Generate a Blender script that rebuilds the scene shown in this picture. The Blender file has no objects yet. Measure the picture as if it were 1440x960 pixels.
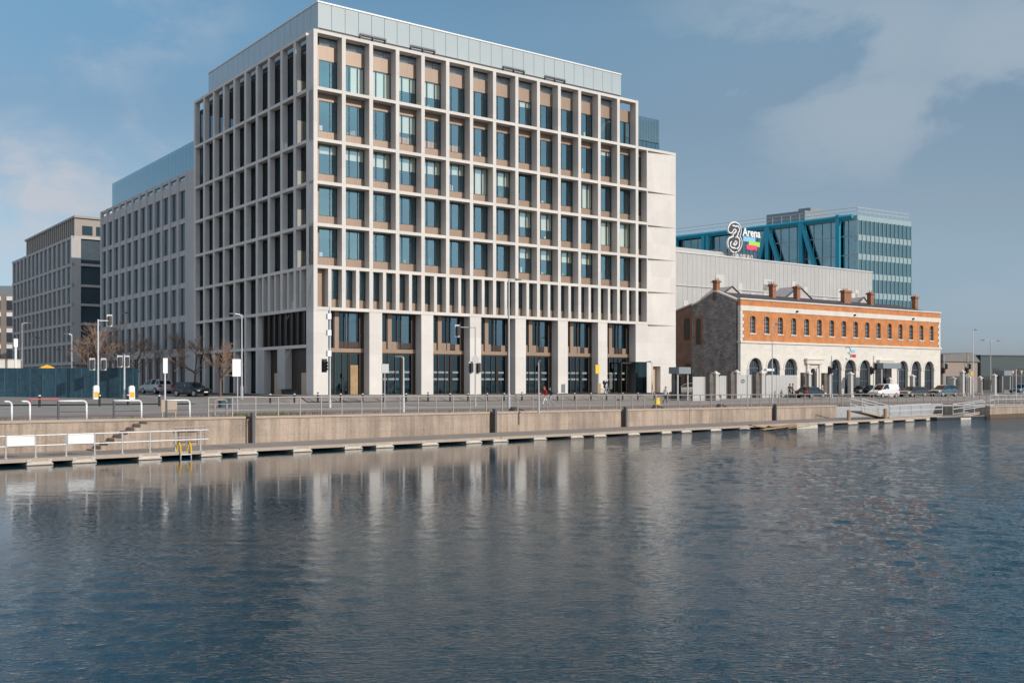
import bpy, math, random
import numpy as np
from mathutils import Vector, Matrix
R = math.radians
random.seed(7)
SC = bpy.context.scene
COL = SC.collection

# ---------------------------------------------------------------- camera model and site axes
F, HZ, ZC = 1449.0, 535.0, 3.87          # focal length in photo pixels, horizon row, eye above the water
CX, CY = -18.55, 96.0                    # street corner of the main office block
UX, UY = .8005, .5993                    # along its sunny front
NX, NY = .5993, -.8005                   # from the front towards the water
ANG = math.atan2(UY, UX)

def W(u, n): return (CX + UX*u + NX*n, CY + UY*u + NY*n)
def UN(x, y):
    x -= CX; y -= CY
    return (x*UX + y*UY, x*NX + y*NY)
def at_n(px, n):                          # u on the line n = const seen in photo column px
    k = (px - 720)/F
    ax, ay = CX + NX*n, CY + NY*n
    return (k*ay - ax)/(UX - k*UY)
def edge_n(u): return 30.6 - .075*min(max(u, -60), 44)
def deck_n(u): return 35.1 - .065*min(u, 60)
def at_line(px, fn):
    u = 0
    for _ in range(30): u = at_n(px, fn(u))
    return u

def lerp(x, xs, ys): return float(np.interp(x, xs, ys))
def zt(u, n):                             # ground height relative to the eye
    a = lerp(n, [-1, 3, 4.4, 5, 22], [-1.42, -1.43, -1.98, -2.05, -2.25])
    r = lerp(n, [-1, 3, 15, 22], [-1.55, -1.62, -2.1, -2.25])
    l = lerp(n, [-18, -6, 4.6, 22], [-1.6, -1.75, -2.03, -2.25])
    fr = min(max((u - 46)/6, 0), 1); fl = min(max((-1.5 - u)/5, 0), 1)
    return (a*(1-fr)*(1-fl) + r*fr + l*fl) - .0055*min(max(u, -60), 75)
def Z(py, Y): return (HZ - py)/F*Y        # eye-relative height of photo row py at depth Y
def G(px, py):                            # where the ground is seen at a photo pixel
    best = None
    for i in range(1400):
        Y = 40 + i*.15
        X = (px - 720)/F*Y
        d = Z(py, Y) - zt(*UN(X, Y))
        if d <= 0: return (X, Y, zt(*UN(X, Y)))
    return (X, Y, zt(*UN(X, Y)))
def onground(px, n):                      # world point on the ground at photo column px on the line n
    u = at_n(px, n); x, y = W(u, n)
    return (x, y, zt(u, n))

# ---------------------------------------------------------------- mesh builder
WM = {}
FF = (CX, CY, ZC, ANG)                    # facade frame: x = u, y = -n (inwards), z relative to the eye
WF = (0, 0, ZC, 0)
class MB:
    def __init__(s, fr=(0, 0, 0, 0)):
        s.v = []; s.f = []; s.fr = fr; s.c = math.cos(fr[3]); s.s = math.sin(fr[3]); s.mi = []; s.cur = 0
    def add(s, vs, fs):
        b = len(s.v); ox, oy, oz, _ = s.fr
        for x, y, z in vs: s.v.append((ox + x*s.c - y*s.s, oy + x*s.s + y*s.c, oz + z))
        for f in fs: s.f.append([b + i for i in f]); s.mi.append(s.cur)
        return s
    def box(s, x0, x1, y0, y1, z0, z1):
        return s.add([(x0,y0,z0),(x1,y0,z0),(x1,y1,z0),(x0,y1,z0),(x0,y0,z1),(x1,y0,z1),(x1,y1,z1),(x0,y1,z1)],
                     [(0,3,2,1),(4,5,6,7),(0,1,5,4),(1,2,6,5),(2,3,7,6),(3,0,4,7)])
    def quad(s, a, b, c, d): return s.add([a, b, c, d], [(0,1,2,3)])
    def tube(s, p, q, r, r2=None, n=8, cap=True):
        p, q = Vector(p), Vector(q); r2 = r if r2 is None else r2
        d = (q - p)
        if d.length < 1e-6: return s
        d.normalize()
        a = d.orthogonal().normalized(); b = d.cross(a)
        vs = []
        for i in range(n):
            t = 2*math.pi*(i+.5)/n; o = a*math.cos(t) + b*math.sin(t)
            vs.append(tuple(p + o*r)); vs.append(tuple(q + o*r2))
        fs = [(2*i, 2*((i+1) % n), 2*((i+1) % n)+1, 2*i+1) for i in range(n)]
        if cap: fs += [tuple(2*i for i in range(n))[::-1], tuple(2*i+1 for i in range(n))]
        return s.add(vs, fs)
    def path(s, pts, r, n=8):
        for a, b in zip(pts[:-1], pts[1:]): s.tube(a, b, r, n=n)
        return s
    def prism(s, poly, axis, a, b):       # poly of 2-D points pushed along an axis
        def m(p, t):
            return {'x': (t, p[0], p[1]), 'y': (p[0], t, p[1]), 'z': (p[0], p[1], t)}[axis]
        n = len(poly)
        vs = [m(p, a) for p in poly] + [m(p, b) for p in poly]
        return s.add(vs, [tuple(range(n))[::-1], tuple(range(n, 2*n))] + [(i, (i+1) % n, n+(i+1) % n, n+i) for i in range(n)])
    def disc(s, c, axis, r, h, n=20):
        c = Vector(c); a = Vector(axis).normalized()
        return s.tube(c - a*h/2, c + a*h/2, r, n=n)
    def ball(s, c, rx, ry, rz, n=10, m=7):
        vs = [(c[0], c[1], c[2]-rz)]
        for j in range(1, m):
            p = math.pi*j/m - math.pi/2
            for i in range(n):
                t = 2*math.pi*i/n
                vs.append((c[0]+rx*math.cos(p)*math.cos(t), c[1]+ry*math.cos(p)*math.sin(t), c[2]+rz*math.sin(p)))
        vs.append((c[0], c[1], c[2]+rz)); L = len(vs)-1
        fs = [(0, 1+(i+1) % n, 1+i) for i in range(n)]
        for j in range(m-2):
            for i in range(n):
                fs.append((1+j*n+i, 1+j*n+(i+1) % n, 1+(j+1)*n+(i+1) % n, 1+(j+1)*n+i))
        fs += [(L, 1+(m-2)*n+i, 1+(m-2)*n+(i+1) % n) for i in range(n)]
        return s.add(vs, fs)
    def build(s, name, mat, parent=None, smooth=False, bevel=0):
        me = bpy.data.meshes.new(name)
        v = np.array(s.v, dtype=float)
        o = bpy.data.objects.new(name, me); COL.objects.link(o)
        if parent is not None:
            o.parent = parent; M = WM[parent]; WM[o] = M
            Mi = np.array(M.inverted())
            v = v @ Mi[:3, :3].T + Mi[:3, 3]
        else:
            lo, hi = v.min(0), v.max(0)
            loc = np.array([(lo[0]+hi[0])/2, (lo[1]+hi[1])/2, lo[2]])
            v = v - loc; o.location = loc; WM[o] = Matrix.Translation(Vector(loc))
        me.from_pydata(v.tolist(), [], s.f)
        for m in (mat if isinstance(mat, (list, tuple)) else [mat]): me.materials.append(m)
        if isinstance(mat, (list, tuple)): me.polygons.foreach_set('material_index', s.mi)
        if smooth: me.polygons.foreach_set('use_smooth', [True]*len(me.polygons))
        me.update()
        if bevel:
            b = o.modifiers.new('edge', 'BEVEL'); b.width = bevel; b.segments = 2; b.limit_method = 'ANGLE'
        return o

def tag(o, label=None, cat=None, group=None, kind=None):
    for k, v in (('label', label), ('category', cat), ('group', group), ('kind', kind)):
        if v: o[k] = v
    return o
def thing(name, label, cat, loc=(0, 0, 0), rz=0, group=None):
    o = bpy.data.objects.new(name, None); COL.objects.link(o)
    o.empty_display_size = .3
    o.location = loc; o.rotation_euler = (0, 0, rz)
    WM[o] = Matrix.Translation(Vector(loc)) @ Matrix.Rotation(rz, 4, 'Z')
    return tag(o, label, cat, group)
KIDS = None
def copy_tree(o, parent=None):
    c = o.copy(); COL.objects.link(c); WM[c] = WM[o]
    if parent is not None: c.parent = parent
    for ch in [x for x in COL.objects if x.parent == o]: copy_tree(ch, c)
    return c
def place(o, loc, rz=0, sc=1):
    o.location = loc; o.rotation_euler = (0, 0, rz)
    if sc != 1: o.scale = (sc, sc, sc)
    return o
ORD = 'first second third fourth fifth sixth seventh eighth ninth tenth eleventh twelfth thirteenth fourteenth fifteenth sixteenth seventeenth eighteenth nineteenth twentieth'.split()

# ---------------------------------------------------------------- materials
def newmat(name):
    m = bpy.data.materials.new(name); m.use_nodes = True
    nt = m.node_tree; nt.nodes.clear()
    out = nt.nodes.new('ShaderNodeOutputMaterial')
    return m, nt, out
def node(nt, t, **kw):
    n = nt.nodes.new(t)
    for k, v in kw.items():
        if k.startswith('i_'):
            key = k[2:]; key = int(key) if key.isdigit() else key.replace('_', ' ')
            n.inputs[key].default_value = v
        else: setattr(n, k, v)
    return n
def L(nt, a, b): nt.links.new(a, b)
def c4(c): return (c[0], c[1], c[2], 1)

def pbr(name, col, rough=.6, var=.12, scale=.6, fine=9., bump=.15, metal=0., spec=.4, streak=0., joints=None, coat=0.):
    """base colour broken up by coarse and fine noise, with optional rain streaks and panel joints"""
    m, nt, out = newmat(name)
    p = node(nt, 'ShaderNodeBsdfPrincipled'); L(nt, p.outputs[0], out.inputs[0])
    tc = node(nt, 'ShaderNodeTexCoord'); co = tc.outputs['Object']
    n1 = node(nt, 'ShaderNodeTexNoise', i_Scale=scale, i_Detail=6., i_Roughness=.6); L(nt, co, n1.inputs['Vector'])
    n2 = node(nt, 'ShaderNodeTexNoise', i_Scale=fine, i_Detail=4., i_Roughness=.7); L(nt, co, n2.inputs['Vector'])
    ad = node(nt, 'ShaderNodeMath', operation='ADD'); L(nt, n1.outputs[0], ad.inputs[0]); L(nt, n2.outputs[0], ad.inputs[1])
    val = ad.outputs[0]
    if streak:
        mp = node(nt, 'ShaderNodeMapping'); mp.inputs['Scale'].default_value = (2.2, 2.2, .12); L(nt, co, mp.inputs[0])
        n3 = node(nt, 'ShaderNodeTexNoise', i_Scale=1.3, i_Detail=5., i_Roughness=.65); L(nt, mp.outputs[0], n3.inputs['Vector'])
        mm = node(nt, 'ShaderNodeMath', operation='MULTIPLY_ADD'); mm.inputs[1].default_value = streak
        L(nt, n3.outputs[0], mm.inputs[0]); L(nt, val, mm.inputs[2])
        sb = node(nt, 'ShaderNodeMath', operation='SUBTRACT'); sb.inputs[1].default_value = streak*.5
        L(nt, mm.outputs[0], sb.inputs[0]); val = sb.outputs[0]
    mr = node(nt, 'ShaderNodeMapRange'); mr.inputs[1].default_value = .65; mr.inputs[2].default_value = 1.35
    L(nt, val, mr.inputs[0])
    mx = node(nt, 'ShaderNodeMix', data_type='RGBA')
    mx.inputs[6].default_value = c4([x*(1-var) for x in col]); mx.inputs[7].default_value = c4([min(x*(1+var), 1) for x in col])
    L(nt, mr.outputs[0], mx.inputs[0]); colour = mx.outputs[2]
    if joints:                                                     # (width, height, darkness)
        sx = node(nt, 'ShaderNodeSeparateXYZ'); L(nt, co, sx.inputs[0])
        sm = node(nt, 'ShaderNodeMath', operation='ADD'); L(nt, sx.outputs[0], sm.inputs[0]); L(nt, sx.outputs[1], sm.inputs[1])
        cb = node(nt, 'ShaderNodeCombineXYZ'); L(nt, sm.outputs[0], cb.inputs[0]); L(nt, sx.outputs[2], cb.inputs[1])
        br = node(nt, 'ShaderNodeTexBrick', offset=joints[3] if len(joints) > 3 else 0.)
        br.inputs['Color1'].default_value = (1, 1, 1, 1); br.inputs['Color2'].default_value = (.91, .91, .915, 1)
        br.inputs['Mortar'].default_value = (joints[2],)*3 + (1,)
        br.inputs['Scale'].default_value = 1; br.inputs['Mortar Size'].default_value = joints[4] if len(joints) > 4 else .012
        br.inputs['Brick Width'].default_value = joints[0]; br.inputs['Row Height'].default_value = joints[1]
        L(nt, cb.outputs[0], br.inputs['Vector'])
        m2 = node(nt, 'ShaderNodeMix', data_type='RGBA', blend_type='MULTIPLY'); m2.inputs[0].default_value = 1
        L(nt, colour, m2.inputs[6]); L(nt, br.outputs[0], m2.inputs[7]); colour = m2.outputs[2]
    L(nt, colour, p.inputs['Base Color'])
    p.inputs['Roughness'].default_value = rough; p.inputs['Metallic'].default_value = metal
    p.inputs['Specular IOR Level'].default_value = spec; p.inputs['Coat Weight'].default_value = coat
    if bump:
        b = node(nt, 'ShaderNodeBump', i_Strength=bump, i_Distance=.03); L(nt, n2.outputs[0], b.inputs['Height']); L(nt, b.outputs[0], p.inputs['Normal'])
    return m

def brickmat(name, c1, c2, mortar, bw=.225, bh=.075, ms=.012, rough=.8, var=.3, offset=.5, bump=.5):
    m, nt, out = newmat(name)
    p = node(nt, 'ShaderNodeBsdfPrincipled'); L(nt, p.outputs[0], out.inputs[0])
    tc = node(nt, 'ShaderNodeTexCoord')
    sx = node(nt, 'ShaderNodeSeparateXYZ'); L(nt, tc.outputs['Object'], sx.inputs[0])
    sm = node(nt, 'ShaderNodeMath', operation='ADD'); L(nt, sx.outputs[0], sm.inputs[0]); L(nt, sx.outputs[1], sm.inputs[1])
    cb = node(nt, 'ShaderNodeCombineXYZ'); L(nt, sm.outputs[0], cb.inputs[0]); L(nt, sx.outputs[2], cb.inputs[1])
    br = node(nt, 'ShaderNodeTexBrick', offset=offset)
    br.inputs['Color1'].default_value = c4(c1); br.inputs['Color2'].default_value = c4(c2); br.inputs['Mortar'].default_value = c4(mortar)
    br.inputs['Scale'].default_value = 1; br.inputs['Mortar Size'].default_value = ms; br.inputs['Brick Width'].default_value = bw; br.inputs['Row Height'].default_value = bh
    L(nt, cb.outputs[0], br.inputs['Vector'])
    n1 = node(nt, 'ShaderNodeTexNoise', i_Scale=.8, i_Detail=8., i_Roughness=.7); L(nt, tc.outputs['Object'], n1.inputs['Vector'])
    mr = node(nt, 'ShaderNodeMapRange'); mr.inputs[1].default_value = .3; mr.inputs[2].default_value = .7; mr.inputs[3].default_value = 1-var; mr.inputs[4].default_value = 1+var*.6
    L(nt, n1.outputs[0], mr.inputs[0])
    mx = node(nt, 'ShaderNodeVectorMath', operation='SCALE'); L(nt, br.outputs[0], mx.inputs[0]); L(nt, mr.outputs[0], mx.inputs['Scale'])
    L(nt, mx.outputs[0], p.inputs['Base Color']); p.inputs['Roughness'].default_value = rough; p.inputs['Specular IOR Level'].default_value = .25
    b = node(nt, 'ShaderNodeBump', i_Strength=bump, i_Distance=.02); L(nt, br.outputs[0], b.inputs['Height']); L(nt, b.outputs[0], p.inputs['Normal'])
    return m

def glass(name, tint=(.45, .55, .6), refl=.35, rcol=(.8, .9, 1.), wave=.02, rough=.0):
    m, nt, out = newmat(name); m.use_transparent_shadow = True
    tr = node(nt, 'ShaderNodeBsdfTransparent'); tr.inputs[0].default_value = c4(tint)
    gl = node(nt, 'ShaderNodeBsdfGlossy'); gl.inputs[0].default_value = c4(rcol); gl.inputs['Roughness'].default_value = rough
    lw = node(nt, 'ShaderNodeLayerWeight'); lw.inputs[0].default_value = .5
    pw = node(nt, 'ShaderNodeMath', operation='POWER'); pw.inputs[1].default_value = 5.; L(nt, lw.outputs['Facing'], pw.inputs[0])
    fr = node(nt, 'ShaderNodeMath', operation='MULTIPLY_ADD'); fr.inputs[1].default_value = .92; fr.inputs[2].default_value = .05; L(nt, pw.outputs[0], fr.inputs[0])
    ma = node(nt, 'ShaderNodeMath', operation='MULTIPLY_ADD', use_clamp=True); ma.inputs[1].default_value = 1-refl; ma.inputs[2].default_value = refl
    L(nt, fr.outputs[0], ma.inputs[0])
    tc = node(nt, 'ShaderNodeTexCoord')
    nz = node(nt, 'ShaderNodeTexNoise', i_Scale=.45, i_Detail=2.); L(nt, tc.outputs['Object'], nz.inputs['Vector'])
    b = node(nt, 'ShaderNodeBump', i_Strength=1., i_Distance=wave); L(nt, nz.outputs[0], b.inputs['Height'])
    L(nt, b.outputs[0], gl.inputs['Normal'])
    mx = node(nt, 'ShaderNodeMixShader'); L(nt, ma.outputs[0], mx.inputs[0]); L(nt, tr.outputs[0], mx.inputs[1]); L(nt, gl.outputs[0], mx.inputs[2])
    L(nt, mx.outputs[0], out.inputs[0])
    return m

M = {}
M['stone'] = pbr('pale_limestone', (.64, .60, .548), .75, .08, .5, 14, .12, streak=.5, joints=(2.945, 1.97, .88, 0., .012))
M['stone_side'] = M['stone']
M['stone2'] = pbr('grey_limestone', (.47, .445, .42), .75, .1, .4, 14, .12, streak=.6)
M['stone3'] = pbr('buff_stone', (.43, .405, .38), .75, .1, .4, 14, .12, streak=.5)
M['bronze'] = pbr('bronze_cladding', (.275, .195, .14), .42, .07, .8, 20, .02, metal=.15, joints=(1.47, 40., .6, 0., .01))
M['bronze_dark'] = pbr('dark_bronze', (.045, .032, .026), .4, .1, .8, 20, .02, metal=.2)
M['frame'] = pbr('window_frame', (.035, .03, .028), .4, .1, 2, 20, 0)
M['glass'] = glass('office_glass', (.93, .95, .91), .27, (.50, .86, 1.), .004)
M['glass_side'] = glass('street_glass', (.25, .32, .36), .04, (.5, .68, .8))
M['glass_clear'] = glass('corner_glass', (.97, .97, .96), .0, (.8, .9, 1.))
M['dull_glass'] = pbr('dull_dark_glass', (.018, .026, .032), .25, .3, .25, 3, 0, spec=.35)
M['shed_roof'] = pbr('shed_roof', (.17, .16, .15), .8, .15, 1, 12, .1)
M['dull_glass2'] = pbr('dull_grey_glass', (.045, .068, .08), .25, .3, .25, 3, 0, spec=.35)
M['roof_clad'] = pbr('grey_brown_cladding', (.29, .25, .215), .5, .08, .8, 10, 0)
M['glass_shop'] = glass('shopfront_glass', (.20, .27, .30), .16, (.42, .74, .95))
M['glass_dark'] = glass('dark_glass', (.12, .16, .17), .05, (.33, .62, .78))
M['screen'] = pbr('penthouse_glass', (.40, .44, .44), .12, .05, .3, 8, 0, spec=.6, coat=.3)
M['screen_low'] = pbr('lower_screen_glass', (.5, .56, .6), .08, .25, .5, 3, 0, spec=.8, coat=.6)
M['screen2'] = glass('roof_screen_glass', (.3, .4, .42), .35, (.7, .85, .9))
M['white_metal'] = pbr('white_metal', (.72, .72, .7), .4, .06, 2, 20, 0)
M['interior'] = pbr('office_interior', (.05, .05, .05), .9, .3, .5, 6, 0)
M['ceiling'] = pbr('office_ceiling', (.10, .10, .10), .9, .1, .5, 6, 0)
M['blind'] = pbr('roller_blind', (.84, .81, .68), .8, .03, .6, 8, 0)
M['orange'] = pbr('orange_furniture', (.75, .33, .05), .6, .15, 3, 8, 0)
M['stripe'] = pbr('frosted_band', (.22, .24, .24), .6, .3, 3, 8, 0)
M['roof'] = pbr('roof_membrane', (.2, .2, .2), .9, .15, .5, 8, .1)
M['tan'] = pbr('tan_door', (.52, .38, .26), .5, .1, 2, 20, 0)
M['concrete'] = pbr('quay_concrete', (.35, .275, .215), .88, .32, .6, 12, .4, streak=1.7, joints=(2.4, .62, .86, .5, .015))
M['coping'] = pbr('quay_coping', (.40, .32, .25), .85, .15, 1.2, 12, .3)
M['deck'] = pbr('pontoon_deck', (.30, .255, .215), .85, .15, .9, 10, .3, joints=(.9, 40, .8, 0, .02))
M['float'] = pbr('pontoon_float', (.55, .50, .43), .8, .2, 2, 10, .3)
M['float_dirt'] = pbr('algae_band', (.12, .085, .05), .9, .3, 3, 10, .3)
M['asphalt'] = pbr('asphalt', (.285, .255, .225), .9, .2, .4, 18, .3)
M['paving'] = pbr('paving', (.25, .225, .2), .88, .15, .5, 12, .3, joints=(.9, .6, .85, .5))
M['prom'] = pbr('promenade_tarmac', (.30, .265, .235), .9, .15, .4, 14, .3)
M['redpath'] = pbr('red_cycle_path', (.28, .165, .13), .9, .15, .5, 14, .3)
M['kerb'] = pbr('kerbstone', (.34, .32, .3), .85, .12, 1, 12, .3)
M['paint'] = pbr('road_paint', (.7, .7, .68), .7, .15, 2, 12, 0)
M['earth'] = pbr('verge_soil', (.13, .11, .06), .95, .4, 2, 12, .5)
M['ground'] = pbr('far_ground', (.12, .12, .11), .95, .2, .1, 4, 0)
M['grass'] = pbr('grass_blade', (.13, .13, .04), .8, .4, 3, 12, 0)
M['steel'] = pbr('galvanised_steel', (.42, .42, .42), .5, .12, 2, 14, .05, metal=.35)
M['steel_light'] = pbr('light_galvanised', (.58, .58, .57), .45, .1, 2, 14, .05, metal=.3)
M['rail'] = pbr('rail_steel', (.33, .29, .26), .5, .12, 2, 14, .05, metal=.35)
M['black'] = pbr('black_metal', (.025, .025, .027), .45, .2, 2, 14, 0)
M['dark_grey'] = pbr('dark_grey_metal', (.09, .09, .095), .5, .15, 2, 14, 0)
M['white'] = pbr('white_paint', (.78, .78, .76), .45, .06, 2, 14, 0)
M['yellow'] = pbr('yellow_paint', (.78, .48, .02), .5, .12, 2, 14, 0)
M['amber'] = pbr('amber_plate', (.8, .42, .03), .45, .08, 2, 14, 0)
M['red'] = pbr('red_paint', (.5, .04, .03), .45, .1, 2, 14, 0)
M['hoarding'] = pbr('teal_hoarding', (.022, .058, .08), .4, .55, .35, 3, .02, streak=.9)
M['hoarding_seam'] = pbr('teal_batten', (.05, .11, .14), .5, .3, 1, 6, 0)
M['dim_glass'] = pbr('dim_blue_glass', (.035, .06, .078), .10, .25, .25, 3, 0, spec=.6)
M['hoarding_grey'] = pbr('grey_hoarding', (.48, .47, .45), .55, .06, .5, 8, 0, metal=.1)
M['wood'] = pbr('weathered_wood', (.36, .24, .13), .85, .3, 2, 12, .4)
M['brick_orange'] = brickmat('orange_brick', (.56, .215, .075), (.50, .18, .06), (.50, .25, .12), .225, .075, .009, var=.30, bump=.2)
M['brick_brown'] = brickmat('brown_brick', (.25, .135, .09), (.18, .10, .075), (.25, .2, .17))
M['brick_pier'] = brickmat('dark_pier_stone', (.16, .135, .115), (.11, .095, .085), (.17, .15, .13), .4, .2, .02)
M['rubble'] = brickmat('calp_rubble', (.33, .30, .29), (.17, .16, .165), (.24, .22, .2), .42, .17, .025, var=.45, bump=.8)
M['stucco'] = pbr('cream_ashlar', (.66, .615, .545), .8, .09, .5, 12, .12, streak=.7, joints=(.9, .36, .93, .5, .01))
M['trim'] = pbr('white_trim', (.62, .575, .51), .75, .12, .8, 12, .1, streak=.5)
M['slate'] = pbr('roof_slate', (.085, .072, .072), .7, .25, 1, 12, .3)
M['slate_light'] = pbr('pale_roof', (.48, .43, .40), .8, .15, 1, 12, .2)
M['brickchim'] = brickmat('chimney_brick', (.38, .14, .06), (.28, .10, .05), (.3, .2, .14))
M['mesh_panel'] = pbr('perforated_panel', (.43, .42, .40), .5, .10, .22, 5, .0, metal=.1, streak=.9)
M['mesh_light'] = pbr('lighter_perforated_panel', (.54, .52, .48), .5, .08, .4, 5, 0)
M['tealglass'] = glass('teal_curtain_glass', (.10, .21, .23), .28, (.48, .78, .86), .012)
M['tealband'] = pbr('teal_spandrel', (.27, .36, .37), .25, .06, .3, 5, 0, spec=.5)
M['bluesteel'] = pbr('blue_steel', (.02, .29, .40), .4, .08, .5, 8, 0)
M['grey_clad'] = pbr('grey_cladding', (.20, .235, .25), .5, .08, .4, 8, 0)
M['greenclad'] = pbr('dark_green_cladding', (.045, .065, .068), .55, .15, .3, 6, 0)
M['wall_tan'] = pbr('tan_render', (.27, .22, .18), .85, .1, .4, 8, .1, streak=.5)
M['sign_dark'] = pbr('sign_backing', (.05, .055, .06), .5, .1, 2, 8, 0)
M['sign_blue'] = pbr('sign_sky_blue', (.22, .5, .72), .5, .03, 2, 8, 0)
M['sign_green'] = pbr('sign_lime', (.33, .65, .06), .5, .03, 2, 8, 0)
M['sign_pink'] = pbr('sign_pink', (.75, .06, .16), .5, .03, 2, 8, 0)
M['bark'] = pbr('bark', (.16, .115, .085), .9, .25, 3, 14, .3)
M['twig'] = pbr('twig', (.30, .195, .135), .9, .25, 1, 5, 0)
M['tyre'] = pbr('tyre', (.02, .02, .02), .8, .2, 3, 14, 0)
M['rim'] = pbr('alloy', (.45, .45, .46), .35, .1, 3, 14, 0, metal=.7)
M['carglass'] = pbr('car_glass', (.012, .016, .02), .06, .1, 1, 5, 0, spec=.7)
M['lamp_lens'] = pbr('lamp_lens', (.65, .65, .62), .15, .1, 3, 8, 0, spec=.7)
M['tail'] = pbr('tail_lens', (.45, .02, .015), .2, .1, 3, 8, 0, spec=.7)
M['deck_wet'] = M['deck']
M['skin'] = pbr('skin', (.55, .33, .24), .6, .06, 3, 14, 0)
# ================================================================ MAIN OFFICE BLOCK
ZL = [32.8, 27.5, 22.7, 18.7, 14.75, 10.83, 6.92]
BASE = -1.43
FIN = [.27 + 2.945*i for i in range(15)]
FW = .2                                     # half width of a fin
REC = 1.0                                   # depth of the front grid
off = thing('office_block', 'nine storey pale stone office block with deep window grid and glazed rooftop screen', 'office building', (CX, CY, ZC+BASE), ANG)
def fb(): return MB(FF)

grid = fb()
for i, u in enumerate(FIN):                 # upright fins, each storey a separate cast stone length
    for a, b in zip(ZL[:-1], ZL[1:]):
        grid.box(u-FW, u+FW, 0 if i else .012, REC, b, a-.3)
    if i < 14:
        um = u + 1.4725
        grid.box(um-FW*.85, um+FW*.85, .0, REC, ZL[6], ZL[5]-.3)
for k, z in enumerate(ZL):                  # floor beams
    u1 = FIN[14]+FW if k == 0 else 43.25
    grid.box(.07, u1, .006, REC, z-.3, z)
grid.box(43.1, 43.26, .01, REC+.4, BASE, ZL[1]-.3)
# street side of the grid
SF = [4.0 + 3.03*j for j in range(10)]
SD = .57
for j, s in enumerate(SF):
    bot = 6.92 if 0 < j < 4 or j == 0 else BASE
    for a, b in zip(ZL[:-1], ZL[1:]): grid.box(.012, SD, s-.25, s+.25, b, a-.3)
    if j >= 3:
        grid.box(.012, SD, s-.25, s+.25, 3.4, 6.62); grid.box(.012, SD, s-.25, s+.25, BASE, 3.1)
for j in range(3):
    s = SF[j]
    if True: grid.box(.012, SD, s+1.515-.15, s+1.515+.15, ZL[6], ZL[5]-.3)
grid.box(.012, SD, 2.65, 2.9, ZL[6], ZL[5]-.3)
for z in ZL: grid.box(.0, SD, 1.5, 31.47, z-.3, z)
grid.box(0, SD, 1.5, 31.47, 3.1, 3.4)
grid.build('stone_grid', M['stone'], off)

col = fb()
for a, b in zip([32.5]+ZL[1:-1]+[6.92], ZL[1:]+[BASE]):
    col.box(.07, .47, .0, 1.55, b, a-.012)
col.build('corner_column', M['stone'], off)
PIL = [5.95 + 5.89*k for k in range(6)]
p0 = fb().box(.05, 1.58, -.012, 1.3, BASE, 6.6).build('pillar', M['stone'], off, bevel=.02)
for u in PIL:
    fb().box(u, u+1.42, -.012, 1.3, BASE, 6.6).build('pillar', M['stone'], off, bevel=.02)

# blank stone end bay of canted panels
end = fb()
U0, U1 = 43.262, 47.95
zz = ZL[1:] + [2.0]
for a, b in zip(zz[:-1], zz[1:]):
    vs = [(U0, .36, a-.3), (U1, .02, a-.3), (U1, .02, b), (U0, .02, b)]
    end.box(U0, U1, .006, 1.2, a-.298, a)
    end.add(vs + [(U0, 1.2, a-.3), (U1, 1.2, a-.3), (U1, 1.2, b), (U0, 1.2, b)],
            [(3,2,1,0), (4,5,6,7), (0,1,5,4), (1,2,6,5), (2,3,7,6), (3,0,4,7)])
end.box(U0, 44.1, .0, 1.2, BASE, 1.99); end.box(45.35, U1, .0, 1.2, BASE, 1.99); end.box(44.1, 45.35, .0, 1.2, 1.7, 1.99)
end.box(41.27, 43.09, -.012, 1.2, 2.2, 6.6)
end.build('stone_end_bay', M['stone'], off)
fb().box(44.1, 45.35, .7, .8, BASE, 1.69).build('side_door', M['tan'], off)
fb().box(47.2, 47.45, -.05, .02, -.2, .1).build('wall_box', M['dark_grey'], off)

# brown cladding behind the grid: spandrels, heads and the blank corner strip
cl = fb()
cw0, cw1 = REC-.02, REC+.25
for i in range(14):
    a, b = FIN[i]+FW, FIN[i+1]-FW
    cl.box(a, b, cw0, cw1, 30.35, 31.7)                      # head panel of the top storey
    cl.box(a, b, cw0, cw1, 26.5, 27.19); cl.box(a, b, cw0, cw1, 22.7, 23.6)
    for z in ZL[3:6]: cl.box(a, b, cw0, cw1, z, z+.85)
    um = FIN[i]+1.4725
    for x0, x1 in ((a, um-.17), (um+.17, b)):
        cl.box(x0, x1, .78, cw1, ZL[6], ZL[6]+.82)
    if i == 0:
        for z0, z1 in ((27.5, 30.35), (23.6, 26.5), (19.55, 22.4), (15.6, 18.4), (11.68, 14.45)): cl.box(a, a+.62, cw0, cw1, z0, z1)
        cl.box(a, um-.17, .78, cw1, ZL[6]+.82, 10.53)
a, b = FIN[14]+FW, 43.1
cl.box(a, b, cw0, cw1, 26.5, 27.19); cl.box(a, b, cw0, cw1, 22.7, 23.6)
for z in ZL[3:6]: cl.box(a, b, cw0, cw1, z, z+.85)
cl.box(a, b, cw0, cw1, ZL[6], ZL[6]+.82)
cl.build('bronze_cladding', M['bronze'], off)

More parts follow.
